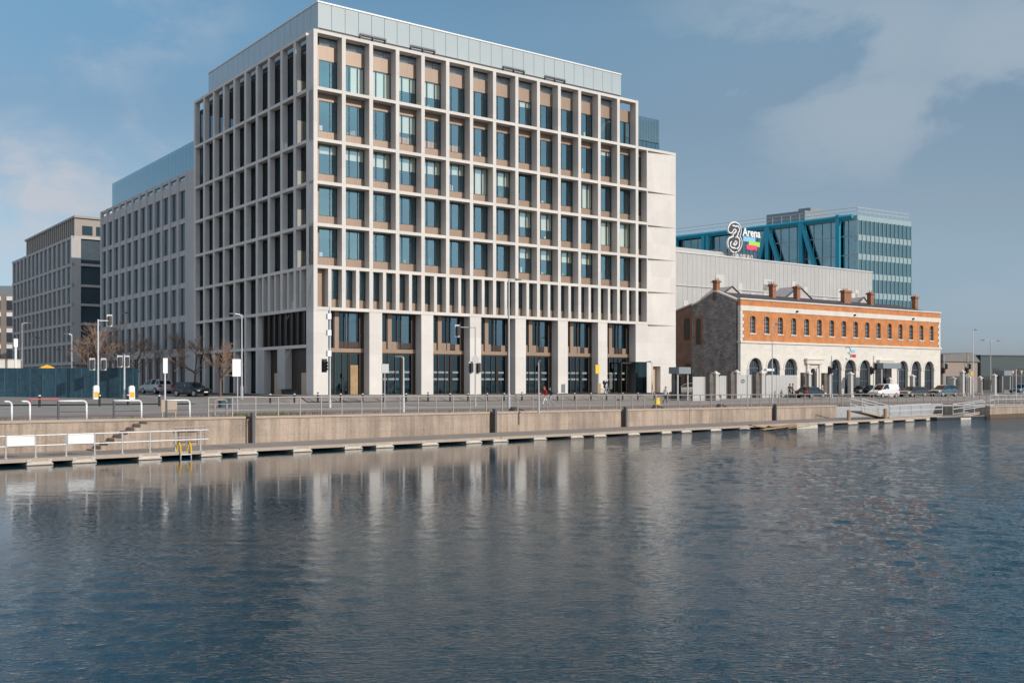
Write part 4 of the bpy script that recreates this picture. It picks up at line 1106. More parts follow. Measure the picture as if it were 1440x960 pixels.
# ================================================================ railings, barriers, bollards
rq = lambda u: edge_n(u)-.28
def rail_run(name, label, px0, px1, pitch=1.42, h=1.08, mat='rail', rows=(1.08, .72, .36), line=rq):
    ua, ub = at_line(px0, line), at_line(px1, line)
    x, y = W(ua, line(ua)); t = thing(name, label, 'railing', (x, y, ZC+zt(ua, line(ua))), 0, 'quay railings')
    n = max(1, round((ub-ua)/pitch)); us = [ua+(ub-ua)*i/n for i in range(n+1)]
    m = MB(WF)
    for a, b in zip(us[:-1], us[1:]):
        pa, pb = W(a, line(a)), W(b, line(b)); za, zb = zt(a, line(a))+.1, zt(b, line(b))+.1
        for r in rows: m.tube((pa[0], pa[1], za+r), (pb[0], pb[1], zb+r), .038 if r == rows[0] else .02, n=6)
    m.build('rails', M[mat], t)
    for u in us:
        p = W(u, line(u)); z = zt(u, line(u))
        q = MB((p[0], p[1], ZC, ANG)); q.box(-.03, .03, -.03, .03, z, z+.1+h); q.build('post', M[mat], t)
    return t
rail_run('quay_railing', 'long brown steel railing along the quay edge in front of the office block', 293, 866)
rail_run('quay_railing', 'brown steel railing on the quay in front of the brick depot', 872, 1178)
rail_run('quay_railing', 'brown steel railing behind the white gangways at the right', 1184, 1475, 1.6)

def hoop(px0, px1, label, one=False):
    ua, ub = at_line(px0, rq), at_line(px1, rq); x, y = W(ua, rq(ua)); z = zt(ua, rq(ua))+.05; w = ub-ua
    t = thing('hoop_barrier', label, 'barrier', (x, y, ZC+z), ANG, 'white tubular hoops at the quay edge')
    m = MB((x, y, ZC+z, ANG)); r = .18
    arc = lambda c, s: [(c + s*r*math.sin(a), 0, 1.0 - r + r*math.cos(a)) for a in np.linspace(0, math.pi/2, 5)]
    m.path([(0 if not one else -.25, 0, 1.0)] + arc(w-r, 1) + [(w, 0, 0)], .047, 8); m.build('white_tube', M['white'], t, smooth=True)
    if not one:
        m = MB((x, y, ZC+z, ANG)); m.tube((0, 0, 0), (0, 0, 1.0), .055); m.tube((.0, 0, .45), (w, 0, .45), .025); m.build('shaded_leg', M['dark_grey'], t)  # shade put into the colour: the white hoop's left leg made dark grey
    return t
hoop(14, 16.5, 'lone white bent tube post nearest the left edge of the quay', True)
hoop(38, 42, 'white bent tube post left of the first full hoop', True)
hoop(82, 121, 'white hoop barrier above the white notice boards')
hoop(160, 198, 'white hoop barrier above the quay steps')
hoop(234, 266, 'white hoop barrier with a grey panel behind it')
x, y = W(at_line(258, rq), rq(0)-.6); 
m = MB((x, y, ZC+zt(*UN(x, y)), ANG)); m.box(-.45, .45, 0, .06, .35, 1.05); m.box(-.4, -.34, .0, .06, 0, .35); m.box(.34, .4, .0, .06, 0, .35)
tag(m.build('utility_panel', M['coping']), 'beige flat panel on legs beside the last white hoop', 'panel')
x, y, z = G(62, 581); m = MB((x, y, ZC+z, ANG)); m.path([(-.8, 0, 0), (-.8, 0, .9), (.8, 0, .9), (.8, 0, 0)], .035, 6)
tag(m.build('bicycle_stand', M['red']), 'low dark red tube stand behind the white posts', 'stand')

# bollards
bo = thing('bollard', '', 'bollard', (0, 0, 0))
m = MB(); m.tube((0, 0, 0), (0, 0, .92), .085, n=12); m.tube((0, 0, .92), (0, 0, 1.0), .085, .03, n=12); m.build('post', M['black'], bo)
m = MB(); m.tube((0, 0, .78), (0, 0, .86), .089, n=12); m.build('white_band', M['white'], bo)
BP = [380, 414, 447, 479, 510, 540, 571, 602, 633, 658, 685, 709, 734, 759, 784, 808, 831, 853, 875.5, 897, 920]
used = False
for i, px in enumerate(BP):
    o = bo if not used else copy_tree(bo); used = True
    place(o, tuple(np.add(onground(px, 4.75), (0, 0, ZC))), 0)
    if px < 440: lab = 'black bollard at the side street corner, %s one left of the corner pillar' % ('second' if i == 0 else 'nearest')
    elif i == 2: lab = 'black kerb bollard directly in front of the stone corner pillar'
    elif i-2 < 18: lab = 'black kerb bollard before the office block, %s to the right of the corner pillar' % ORD[i-3]
    else: lab = 'black kerb bollard before the stone end bay, last of the row'
    tag(o, lab, 'bollard', 'black bollards along the kerb')
for px, py, lab in ((55.6, 572, 'black and white bollard in front of the teal hoarding, leftmost of the four'), (140, 571, 'black and white bollard right of the tall signal pole at the hoarding'),
                    (180, 570, 'black and white bollard beside the second yellow fronted box'), (224, 571, 'black bollard in the junction below the dark hatchback and silver car')):
    o = copy_tree(bo); g = G(px, py); place(o, (g[0], g[1], g[2]+ZC)); tag(o, lab, 'bollard', 'black and white bollards at the junction')
for px, n, lab in ((985, 6, 'bollard in front of the grey hoarding panels, nearest the shelter'), (1016, 6, 'bollard in front of the grey hoarding panels, in the middle'), (1076, 6, 'bollard by the arched windows and grey hoarding')):
    o = copy_tree(bo); g = onground(px, n); place(o, (g[0], g[1], g[2]+ZC)); tag(o, lab, 'bollard', 'bollards by the depot')

# ================================================================ hoardings
x1 = (187-720)/F*92; x0 = -66
hb = MB((0, 92, ZC, 0)); n = 28; seam = MB((0, 92, ZC, 0))
for i in range(n):
    a = x0+(x1-x0)*i/n; b = x0+(x1-x0)*(i+1)/n
    hb.box(a+.012, b-.012, 0, .04, -1.75, 1.12)
for i in range(n+1):
    a = x0+(x1-x0)*i/n; seam.box(a-.03, a+.03, -.03, .0, -1.7, 1.08)
hb.box(x1-.04, x1, .11, 1.3, -1.75, 1.1)
ho = hb.build('site_hoarding', M['hoarding']); seam.build('batten', M['hoarding_seam'], ho); tag(ho, 'dark teal painted site hoarding along the far side of the junction', 'hoarding')
un = (46.5, 6.2)
gu = [at_n(px, 6.2) for px in (974, 990, 1012, 1035, 1062, 1076, 1092, 1121)]
gp = thing('grey_hoarding', 'pale grey sheet metal hoarding in front of the rubble gable', 'hoarding', (*W(gu[0], 6.2), ZC+zt(gu[0], 6.2)), ANG)
for a, b in zip(gu[:-1], gu[1:]):
    x, y = W(a, 6.2); z = zt(a, 6.2); q = MB((x, y, ZC, ANG)); w = b-a
    q.box(.02, w-.02, 0, .05, z, z+2.75)
    k = int(w/.25)
    for i in range(k): q.box(.05+i*w/k, .09+i*w/k, -.02, 0, z+.05, z+2.7)
    q.build('sheet_panel', M['hoarding_grey'], gp)
for px in (1007, 1045):
    u = at_n(px, 6.3); x, y = W(u, 6.3); q = MB((x, y, ZC, ANG)); q.path([(-.25, 0, .1), (.25, 0, .1), (.25, 0, -.2), (-.25, 0, -.2), (-.25, 0, .1)], .03, 4); q.build('notice_frame', M['dark_grey'], gp)

# gate piers
def pier(px, n, label, h=2.75, wd=.62, dark=True):
    x, y, z = onground(px, n); t = thing('gate_pier', label, 'gate pier', (x, y, ZC+z), ANG, 'stone gate piers before the depot')
    m = MB((x, y, ZC+z, ANG)); m.box(-wd/2, wd/2, -wd/2, wd/2, 0, h); m.box(-wd/2-.07, wd/2+.07, -wd/2-.07, wd/2+.07, 0, .35); m.build('shaft', M['stone3'], t)
    m = MB((x, y, ZC+z, ANG)); m.box(-wd/2-.1, wd/2+.1, -wd/2-.1, wd/2+.1, h, h+.14); m.add([(-wd/2, -wd/2, h+.14), (wd/2, -wd/2, h+.14), (wd/2, wd/2, h+.14), (-wd/2, wd/2, h+.14), (0, 0, h+.4)], [(0,1,4), (1,2,4), (2,3,4), (3,0,4)]); m.build('cap', M['trim'], t)
    if dark:
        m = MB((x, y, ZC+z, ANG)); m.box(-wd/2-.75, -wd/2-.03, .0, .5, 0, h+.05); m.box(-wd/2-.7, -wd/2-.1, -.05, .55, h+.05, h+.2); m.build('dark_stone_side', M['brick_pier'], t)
    return t
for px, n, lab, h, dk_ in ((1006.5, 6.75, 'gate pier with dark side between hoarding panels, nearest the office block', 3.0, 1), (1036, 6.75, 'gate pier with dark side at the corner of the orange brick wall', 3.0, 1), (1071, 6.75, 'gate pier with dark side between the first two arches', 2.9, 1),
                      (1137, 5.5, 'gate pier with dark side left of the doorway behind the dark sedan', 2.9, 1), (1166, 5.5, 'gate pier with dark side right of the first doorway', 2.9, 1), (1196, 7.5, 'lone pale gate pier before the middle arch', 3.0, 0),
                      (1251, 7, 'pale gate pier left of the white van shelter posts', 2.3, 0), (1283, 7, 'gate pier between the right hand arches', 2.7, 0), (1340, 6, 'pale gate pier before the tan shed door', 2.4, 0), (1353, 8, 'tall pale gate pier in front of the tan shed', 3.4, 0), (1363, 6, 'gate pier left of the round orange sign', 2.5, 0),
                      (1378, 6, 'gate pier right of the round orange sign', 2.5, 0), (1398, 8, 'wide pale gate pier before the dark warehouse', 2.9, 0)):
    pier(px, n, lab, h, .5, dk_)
# dark railings between the far piers
for pa, pb, lab in ((1343, 1360, 'dark iron gate before the tan shed'), (1381, 1395, 'dark iron gate left of the wide pale pier')):
    a, b = onground(pa, 6), onground(pb, 6); m = MB((0, 0, ZC, 0)); k = 9
    for i in range(k+1):
        p = [a[j]+(b[j]-a[j])*i/k for j in range(3)]; m.tube((p[0], p[1], p[2]), (p[0], p[1], p[2]+2.3), .035, n=5)
    for h in (.3, 1.9): m.tube((a[0], a[1], a[2]+h), (b[0], b[1], b[2]+h), .04, n=5)
    tag(m.build('iron_gate', M['black']), lab, 'gate')

# ================================================================ poles, lamps, signals, signs
def base_at(px, py=None, n=None):
    return G(px, py) if py else onground(px, n)
def pole_thing(name, label, cat, b, group=None): return thing(name, label, cat, (b[0], b[1], ZC+b[2]), ANG, group)
def pmb(b): return MB((b[0], b[1], ZC, ANG))
def top_of(b, py): return Z(py, b[1])
def lamp(b, pytop, label, arm=0., r=.075, mat='steel', head=(.55, .2), double=0):
    t = pole_thing('street_lamp', label, 'street lamp', b, 'street lamps'); zt_ = top_of(b, pytop)
    m = pmb(b); m.tube((0, 0, b[2]), (0, 0, b[2]+1.2), r*1.5, n=10); m.tube((0, 0, b[2]+1.2), (0, 0, zt_), r, r*.65, n=10); m.build('pole', M[mat], t)
    for s in ([1] if not double else [1, -1]):
        a = arm*s
        if arm:
            m = pmb(b); m.path([(0, 0, zt_-.25), (a*.25, 0, zt_-.03), (a, 0, zt_+.04)], r*.6, 6); m.build('arm', M[mat], t)
        m = pmb(b); d = 1 if a >= 0 else -1
        m.prism([(a-.05*d, zt_-.04), (a+head[0]*d, zt_+.0), (a+head[0]*d, zt_+.07), (a-.05*d, zt_+.13)][::d], 'y', -head[1]/2, head[1]/2); m.build('lamp_head', M['dark_grey'], t)
    return t
def sighead(b, t, dx, z, face=-1, back=True, sc=.78, rot=0):
    m = pmb(b); m.box(dx-.17*sc, dx+.17*sc, -.12, .12, z-.5*sc, z+.5*sc)
    h = m.build('signal_head', M['black'], t)
    m = pmb(b)
    for k in (-1, 0, 1):
        m.tube((dx, face*.12, z+k*.31*sc), (dx, face*.32, z+k*.31*sc-.03), .13*sc, n=10, cap=False)
    m.build('visor', M['black'], h)
    m = pmb(b)
    for k in (-1, 0, 1): m.disc((dx, face*.125, z+k*.31*sc), (0, 1, 0), .105*sc, .02, 12)
    m.build('lens', M['dark_grey'], h)
    if back:
        m = pmb(b); m.box(dx-.3*sc, dx+.3*sc, .13, .15, z-.68*sc, z+.68*sc); m.build('backing_board', M['steel'] if face > 0 else M['black'], h)
    return h
def sigpole(b, pytop, label, heads, arm=None, mat='steel', r=.06, face=-1):
    t = pole_thing('traffic_signal', label, 'traffic signal', b, 'traffic signals'); zt_ = top_of(b, pytop)
    m = pmb(b); m.tube((0, 0, b[2]), (0, 0, zt_), r, r*.8, n=10); m.tube((0, 0, b[2]), (0, 0, b[2]+.5), r*1.5, n=10); m.build('pole', M[mat], t)
    if arm:
        m = pmb(b); m.tube((0, 0, zt_-.1), (arm, 0, zt_-.1), r*.6, n=8); m.build('mast_arm', M[mat], t)
    for dx, py in heads: sighead(b, t, dx, top_of(b, py), face)
    return t
def signpost(b, pytop, label, plates, mat='steel', name='sign_post', cat='sign', r=.04):
    t = pole_thing(name, label, cat, b); zt_ = top_of(b, pytop)
    m = pmb(b); m.tube((0, 0, b[2]), (0, 0, zt_), r, n=8); m.build('pole', M[mat], t)
    for kind, dx, py, w, h, mt in plates:
        z = top_of(b, py); m = pmb(b)
        if kind == 'rect': m.box(dx-w/2, dx+w/2, -.09, -.06, z-h/2, z+h/2)
        elif kind == 'disc': m.disc((dx, -.08, z), (0, 1, 0), w/2, .03, 20)
        elif kind == 'diamond': m.prism([(dx-w/2, z), (dx, z-h/2), (dx+w/2, z), (dx, z+h/2)], 'y', -.09, -.06)
        elif kind == 'tri': m.prism([(dx-w/2, z+h/2), (dx, z-h/2), (dx+w/2, z+h/2)], 'y', -.09, -.06)
        m.build('sign_plate', M[mt], t)
    return t

# far side of the junction
lamp(G(340, 561), 442, 'tall grey street lamp with short arm at the side street corner', -.75, .1)
signpost(G(334, 578), 507, 'white rectangular sign beside the tall lamp at the corner', [('rect', -.1, 517, .6, 1.2, 'white')])
b = G(138, 562)
sigpole(b, 449, 'tall signal mast with arm and two lower heads before the teal hoarding', [(-.45, 512), (.5, 512), (1.0, 450)], 1.0, 'steel_light', .085, 1)
b = G(175, 562); sigpole(b, 499, 'shorter signal pole with paired heads near the hoarding corner', [(-.35, 508), (.25, 508)], None, 'steel_light', .085, 1)
for px, lab in ((135, 'white box with amber front at the foot of the tall signal mast'), (185, 'white box with amber front beside the shorter signal pole')):
    b = G(px, 562.5); t = pole_thing('island_bollard', lab, 'traffic bollard', b, 'lit traffic island bollards')
    m = pmb(b); m.prism([(-.26, b[2]), (.26, b[2]), (.24, b[2]+1.15), (.12, b[2]+1.28), (-.12, b[2]+1.28), (-.24, b[2]+1.15)], 'y', -.18, .18); m.build('body', M['white'], t, bevel=.03)
    m = pmb(b); m.box(-.19, .19, -.2, -.182, b[2]+.25, b[2]+.72); m.build('amber_plate', M['amber'], t)
signpost(G(232, 580), 507, 'thin pole with tall narrow white plate in the junction', [('rect', 0, 514, .3, 1.0, 'white')], 'steel_light', r=.055)
for px, Y, pt, arm, lab in ((31, 120, 454, .6, 'tall lamp above the hoarding, leftmost of the tall ones'), (45, 128, 475, .4, 'lamp behind the hoarding, second tall one from the left edge'), (87, 125, 492, -.2, 'short lamp behind the hoarding below the stone pier'), (101, 112, 470, -.35, 'pale lamp behind the hoarding in front of the dark windows'),
                      (124, 118, 486, .2, 'low lamp behind the hoarding left of the bare trees'), (169, 132, 440, .6, 'tall thin lamp in front of the grey stone office'), (285, 112, 505, .3, 'short lamp beside the dark hatchback'), (236, 128, 452, .2, 'thin tall lamp behind the silver car')):
    x = (px-720)/F*Y; lamp((x, Y, zt(*UN(x, Y))), pt, lab, arm, .07, 'steel_light' if px in (101,) else 'steel')
x = (22-720)/F*100; b = (x, 100, zt(*UN(x, 100))); signpost(b, 476, 'white camera column rising behind the hoarding near the left edge', [('rect', 0, 482, .38, .8, 'white')], 'white', 'camera_post', 'camera post', .11)
x = (65-720)/F*97; b = (x, 97, -1.5)
for dx, mt, lab in ((-.35, 'amber', 'orange cone bag showing above the hoarding'), (.5, 'sign_green', 'pale green board showing above the hoarding')):
    pass
b = ((12-720)/F*101, 101, -1.5); m = pmb(b); m.box(-1.1, 1.1, 0, .8, -1.5, Z(506, 101)); m.box(-1.2, 1.2, -.05, .85, Z(506, 101), Z(505, 101)); tag(m.build('site_cabin', M['trim']), 'cream site cabin behind the hoarding near the left edge', 'cabin')
b = ((72-720)/F*96, 96, -1.5); m = pmb(b); m.box(-.9, .3, 0, .8, -1.5, Z(516.5, 96)); m.add([(-.9, 0, Z(516.5, 96)), (.3, 0, Z(516.5, 96)), (.3, .8, Z(516.5, 96)), (-.9, .8, Z(516.5, 96)), (-.3, .4, Z(512.5, 96))], [(0,1,4), (1,2,4), (2,3,4), (3,0,4)]); tag(m.build('covered_stack', M['amber']), 'orange covered stack peeping over the hoarding', 'stack')
# in front of the office block
b = G(464, 573); t = sigpole(b, 430, 'tall slim camera mast in front of the corner pillar with a signal head', [(-.42, 514)], None, 'steel_light', .075, -1)
for py in (445, 468, 497):
    m = pmb(b); m.box(-.3, .02, -.2, .1, top_of(b, py)-.22, top_of(b, py)+.22); m.build('camera_box', M['white'], t)
signpost(G(541, 575), 512, 'white square notice on a pole before the second shopfront', [('rect', 0, 518, .62, .7, 'hoarding_grey')], 'steel')
lamp(G(567.5, 580), 502, 'low grey lamp before the second shopfront', -.2, .06, 'steel_light')
b = G(668.5, 572); t = sigpole(b, 459, 'signal mast with a white backed head on its long arm before the third pillar', [(-1.75, 466), (-.4, 517), (.35, 517)], -1.75, 'steel', .06, 1)
m = pmb(b); z = top_of(b, 505); m.prism([(-.02-.42, z), (-.02, z-.42), (.4, z), (-.02, z+.42)], 'y', -.09, -.06); m.build('diamond_plate', M['steel'], t)
lamp(G(715.5, 574), 393, 'tallest street lamp with curved arm before the fourth pillar', .7, .1, 'steel')
lamp(G(757.5, 581), 508, 'low grey lamp left of the walking couple', 0.02, .055, 'steel', (.12, .12))
signpost(onground(842, 4.0), 512, 'yellow road sign with orange board below it before the last pillars', [('rect', -.25, 519, .55, .95, 'yellow'), ('rect', 0, 546, .45, 1.1, 'wood')], 'steel')
b = onground(917, 1.2); t = lamp(b, 509, 'short crooked post standing in for a lamp shadow on the stone end bay', -.3, .05, 'steel')  # added post in place of a lamp's shadow on the wall
# before the depot
lamp(G(1086, 568), 456, 'tall street lamp before the orange wall and second arch', .55, .06, 'steel', (.5, .18))
signpost(G(1051, 577), 520, 'grey post in front of the first arch', [('rect', 0, 524, .3, .5, 'steel')])
signpost(G(1077, 566), 524, 'dark post right of the first arch', [('rect', 0, 526, .3, .3, 'dark_grey')], 'steel')
b = onground(1086, 12); 
m = pmb(b); z = top_of(b, 520); m.box(-1.2, .1, -.2, .2, z-.12, z+.12); tag(m.build('board', M['white']), 'white arm board fixed across the tall lamp by the second arch', 'sign')
for px, n, lab in ((1169.5, 9, 'dark backed traffic signal right of the first depot doorway'), (1228.5, 9, 'dark backed traffic signal left of the grey shelter'), (1328, 8, 'dark backed traffic signal at the right end of the depot'), (1361, 8, 'dark backed traffic signal before the tan shed')):
    b = onground(px, n); t = sigpole(b, 500, lab, [(.28, 515), (-.35, 521)], None, 'steel', .07, -1)
lamp(onground(1368.5, 12), 464, 'pale tall lamp with round orange sign before the tan shed', .35, .075, 'steel_light')
b = onground(1366.5, 11.5); signpost(b, 520, 'round orange sign on a low pole at the pale lamp', [('disc', 0, 525, .75, .75, 'amber')], 'steel')
x, y = W(at_n(1393, -8), -8); b = (x, y, zt(*UN(x, y))); t = lamp(b, 479, 'dark double armed lamp before the dark warehouse', 2.3, .1, 'steel', (.9, .25), 1)
for px, lab, mt in ((1424, 'white triangular give way sign near the right edge', 'red'), (1436, 'grey triangular sign at the right edge', 'steel')):
    b = onground(px, 8); signpost(b, 520, lab, [('tri', 0, 524, .75, .7, mt), ('tri', -.0, 523.5, .45, .42, 'white')] if mt == 'red' else [('tri', 0, 524, .75, .7, mt)], 'steel')
b = onground(1429, 16); signpost(b, 519, 'pale slim post between the triangular signs', [('rect', 0, 520, .1, .1, 'white')], 'steel_light', 'post', 'post', .06)

# shelters
def shelter(pxa, pxb, n, pyt, label):
    a = onground(pxa, n); ub = at_n(pxb, n); w = ub-at_n(pxa, n); z0 = a[2]; zr = top_of(a, pyt)
    t = thing('shelter', label, 'shelter', (a[0], a[1], ZC+z0), ANG)
    q = lambda: MB((a[0], a[1], ZC, ANG))
    m = q(); m.box(-.1, w+.1, -.3, 1.3, zr-.75, zr); m.build('canopy', M['grey_clad'], t)
    for x in (0, w-.12):
        m = q(); m.box(x, x+.12, 0, .12, z0, zr-.75); m.build('post', M['steel_light'], t)
    m = q(); m.box(.13, w-.13, 1.0, 1.1, z0, zr-.75); m.build('back_panel', M['carglass'], t)
shelter(953, 968, 5.8, 516, 'small blue grey shelter between the office block and the grey hoarding')
shelter(1240, 1264, 7.5, 510, 'grey canopied kiosk behind the white van')
shelter(1410, 1421, 4, 521, 'pale framed shelter before the dark warehouse')

# ================================================================ gangways at the right
def gangway(pa, pb, za, zb, label, deck=.35):
    (xa, ya), (xb, yb) = pa, pb; Ln = math.hypot(xb-xa, yb-ya); an_ = math.atan2(yb-ya, xb-xa)
    t = thing('gangway', label, 'gangway', (xa, ya, ZC+za), an_, 'light metal gangways')
    q = lambda: MB((xa, ya, ZC, an_)); s = (zb-za)/Ln
    m = q(); m.add([(0, -.6, za-.12), (Ln, -.6, zb-.12), (Ln, .6, zb-.12), (0, .6, za-.12), (0, -.6, za), (Ln, -.6, zb), (Ln, .6, zb), (0, .6, za)], [(0,3,2,1), (4,5,6,7), (0,1,5,4), (1,2,6,5), (2,3,7,6), (3,0,4,7)])
    m.build('deck', M['coping'], t)
    for yy in (-.6, .6):
        m = q(); k = max(2, round(Ln/2.0))
        for i in range(k+1): m.tube((Ln*i/k, yy, za+s*Ln*i/k), (Ln*i/k, yy, za+s*Ln*i/k+1.1), .04, n=6)
        for h in (1.1, .6): m.tube((0, yy, za+h), (Ln, yy, zb+h), .04, n=6)
        m.tube((0, yy, za+.1), (Ln, yy, zb+.1), .03, n=6)
        m.build('side_rail', M['steel_light'], t)
nA = lambda u: deck_n(u)-.9
def dpt(px, off=.9): u = at_line(px, lambda v: deck_n(v)-off); return W(u, deck_n(u)-off)
gangway(dpt(1204, 1.2), dpt(1244, 1.2), -2.75, -3.5, 'sloping white railed gangway down to the pontoon, left one')
gangway(dpt(1243, .7), dpt(1317, .7), -3.5, -3.42, 'level white railed gangway at the end of the pontoon')
u0 = at_n(1348, 31.5); u1 = at_n(1390, 31.5)
gangway(W(u0, 31.5), W(u1, 31.5), -3.5, -3.15, 'short white railed gangway beside the stone landing quay')
for px, lab in ((1193.5, 'orange brown timber mooring post left of the gangway'), (1245, 'orange brown timber mooring post at the gangway foot')):
    x, y = dpt(px, .35); m = MB((x, y, ZC, ANG)); m.tube((0, 0, -4.5), (0, 0, -2.62), .17, n=10); tag(m.build('mooring_post', M['wood']), lab, 'post', 'timber mooring posts')
u0 = at_n(1318, 32.6); u1 = at_n(1390, 32.6); x, y = W(u0, 32.6); w = u1-u0
t = thing('black_pontoon', 'low black pontoon between gangway and stone quay', 'pontoon', (x, y, ZC-3.9), ANG)
m = MB((x, y, ZC, ANG)); m.box(0, w, 0, 2.5, -3.95, -3.6); m.build('hull', M['black'], t, bevel=.05); m = MB((x, y, ZC, ANG)); m.box(0, w, .05, 2.5, -3.6, -3.54); m.build('deck', M['deck'], t)
m = MB((x, y, ZC, ANG)); m.box(w*.42, w*.62, -.15, .4, -3.98, -3.7); m.build('float', M['float'], t)
# landing quay rail
u0 = at_n(1395, 32.7); x, y = W(u0, 32.7)
m = MB((x, y, ZC, ANG))
for q in range(14): m.tube((q*1.6, .2, -2.6), (q*1.6, .2, -1.5), .03, n=6)
for h in (-1.5, -1.95): m.tube((0, .2, h), (21, .2, h), .03, n=6)
tag(m.build('landing_railing', M['steel_light']), 'pale railing on the low stone landing quay', 'railing')
# coping litter: life ring boxes, weeds
for px, lab in ((723, 'dark coil of rope on the quay edge before the fifth shopfront'), (923, 'dark coil of rope on the quay edge near the walker in white'), (1013, 'dark coil of rope on the quay edge before the grey hoarding')):
    u = at_line(px, lambda v: edge_n(v)-.9); x, y = W(u, edge_n(u)-.9); z = zt(u, edge_n(u)-.9)+.05
    m = MB((x, y, ZC+z, ANG)); pts = []
    for i in range(60):
        a = i*.5; r = .42 - .003*i; pts.append((r*math.cos(a), r*.8*math.sin(a), .05+.0045*i))
    m.path(pts+[(1.0, .1, .05)], .05, 5); tag(m.build('rope_coil', M['dark_grey']), lab, 'rope', 'ropes on the quay edge')
x, y, z = onground(924, 17.5); m = MB((x, y, ZC+z, ANG)); m.prism([(-.3, 0), (.3, 0), (.18, .7), (-.18, .7)], 'y', -.15, .15); tag(m.build('yellow_marker', M['yellow']), 'small yellow marker on the road left of the walker in white', 'marker')
x, y, z = G(316, 573); m = MB((x, y, ZC+z, ANG)); m.box(-.4, .4, -.3, .3, 0, .75); m.box(-.43, .43, -.33, .33, .75, .82); tag(m.build('cable_cabinet', M['hoarding']), 'small blue cabinet behind the start of the quay railing', 'cabinet')
u = at_line(308, lambda v: edge_n(v)-1.0); x, y = W(u, edge_n(u)-1.0); z = zt(u, edge_n(u)-1)
m = MB((x, y, ZC+z, ANG)); m.path([(-.25, 0, 0), (-.25, 0, .95), (-.15, 0, 1.05), (.35, 0, 1.05), (.45, 0, .95), (.45, 0, 0)], .06, 8); tag(m.build('tube_stand', M['rail']), 'brown tube stand in the weeds at the railing start', 'stand')

# weedy grass on the quay verge
rg = random.Random(11); m = MB(WF)
for i in range(5200):
    u = rg.uniform(-52, 44) if i % 3 else rg.choice((rg.uniform(-42, -30), rg.uniform(-20, -12), rg.uniform(-33, -20)))
    n = edge_n(u) - .45 - 1.3*rg.random()**1.5
    if math.sin(u*.9)+math.sin(u*.37+2)+rg.uniform(-1, 1) < -.6: continue
    x, y = W(u, n); z = zt(u, n)+.04; h = rg.uniform(.05, .2)*(1.7 if -20 < u < -14 else 1); a = rg.uniform(0, 6.28); b = rg.uniform(.015, .04); lx, ly = rg.uniform(-.1, .1), rg.uniform(-.1, .1)
    m.add([(x-b*math.cos(a), y-b*math.sin(a), z), (x+b*math.cos(a), y+b*math.sin(a), z), (x+lx, y+ly, z+h)], [(0,1,2)])
tag(m.build('verge_grass', M['grass']), 'ragged olive grass along the quay edge', 'grass', kind='stuff')

# ================================================================ bare trees
def tree(b, height, seed, label):
    rg = random.Random(seed); t = thing('bare_tree', label, 'tree', (b[0], b[1], ZC+b[2]), 0, 'bare street trees')
    tr = MB((b[0], b[1], ZC+b[2], 0)); tw_ = MB((b[0], b[1], ZC+b[2], 0))
    th = height*.32
    tr.tube((0, 0, 0), (0, 0, th), .13, .10, n=8)
    def grow_(p, d, ln, r, lvl):
        q = p + d*ln
        (tr if lvl < 2 else tw_).tube(p, q, r, r*.65, n=6 if lvl < 2 else 3, cap=False)
        if lvl >= 6: return
        for i in range(3 if lvl < 2 else 2+(rg.random() < .3)):
            nd = (d + Vector((rg.gauss(0, .42), rg.gauss(0, .42), rg.gauss(.12, .25)))).normalized()
            grow_(p + d*ln*rg.uniform(.55, 1.), nd, ln*rg.uniform(.62, .86), max(r*.6, .013), lvl+1)
    grow_(Vector((0, 0, th-.05)), Vector((rg.gauss(0, .05), rg.gauss(0, .05), 1)).normalized(), height*.22, .10, 0)
    for i in range(5):
        a = rg.uniform(0, 6.28); grow_(Vector((0, 0, th*rg.uniform(.9, 1.3))), Vector((math.cos(a), math.sin(a), rg.uniform(.5, 1.1))).normalized(), height*.19, .055, 1)
    tr.build('trunk', M['bark'], t); tw_.build('crown', M['twig'], t)
def gy(px, Y): x = (px-720)/F*Y; return (x, Y, zt(*UN(x, Y)))
tree(gy(274, 108), 6.2, 1, 'bare tree behind the dark hatchback')
tree(gy(310, 101), 5.4, 2, 'bare young tree before the glazed ground floor left of the corner lamp')
tree(gy(137, 112), 8.6, 3, 'bare brown tree behind the tall signal mast')
tree(gy(170, 118), 8.4, 4, 'bare tree behind the shorter signal pole')
tree(gy(123, 122), 7.4, 5, 'bare tree at the foot of the far stone office')
tree(gy(255, 126), 7.8, 6, 'bare tree farther up the side street behind the cars')
tree(gy(192, 130), 8.0, 8, 'bare tree beyond the right end of the teal hoarding')
tree(gy(8, 125), 5.0, 9, 'bare bushy tree above the hoarding at the left edge')
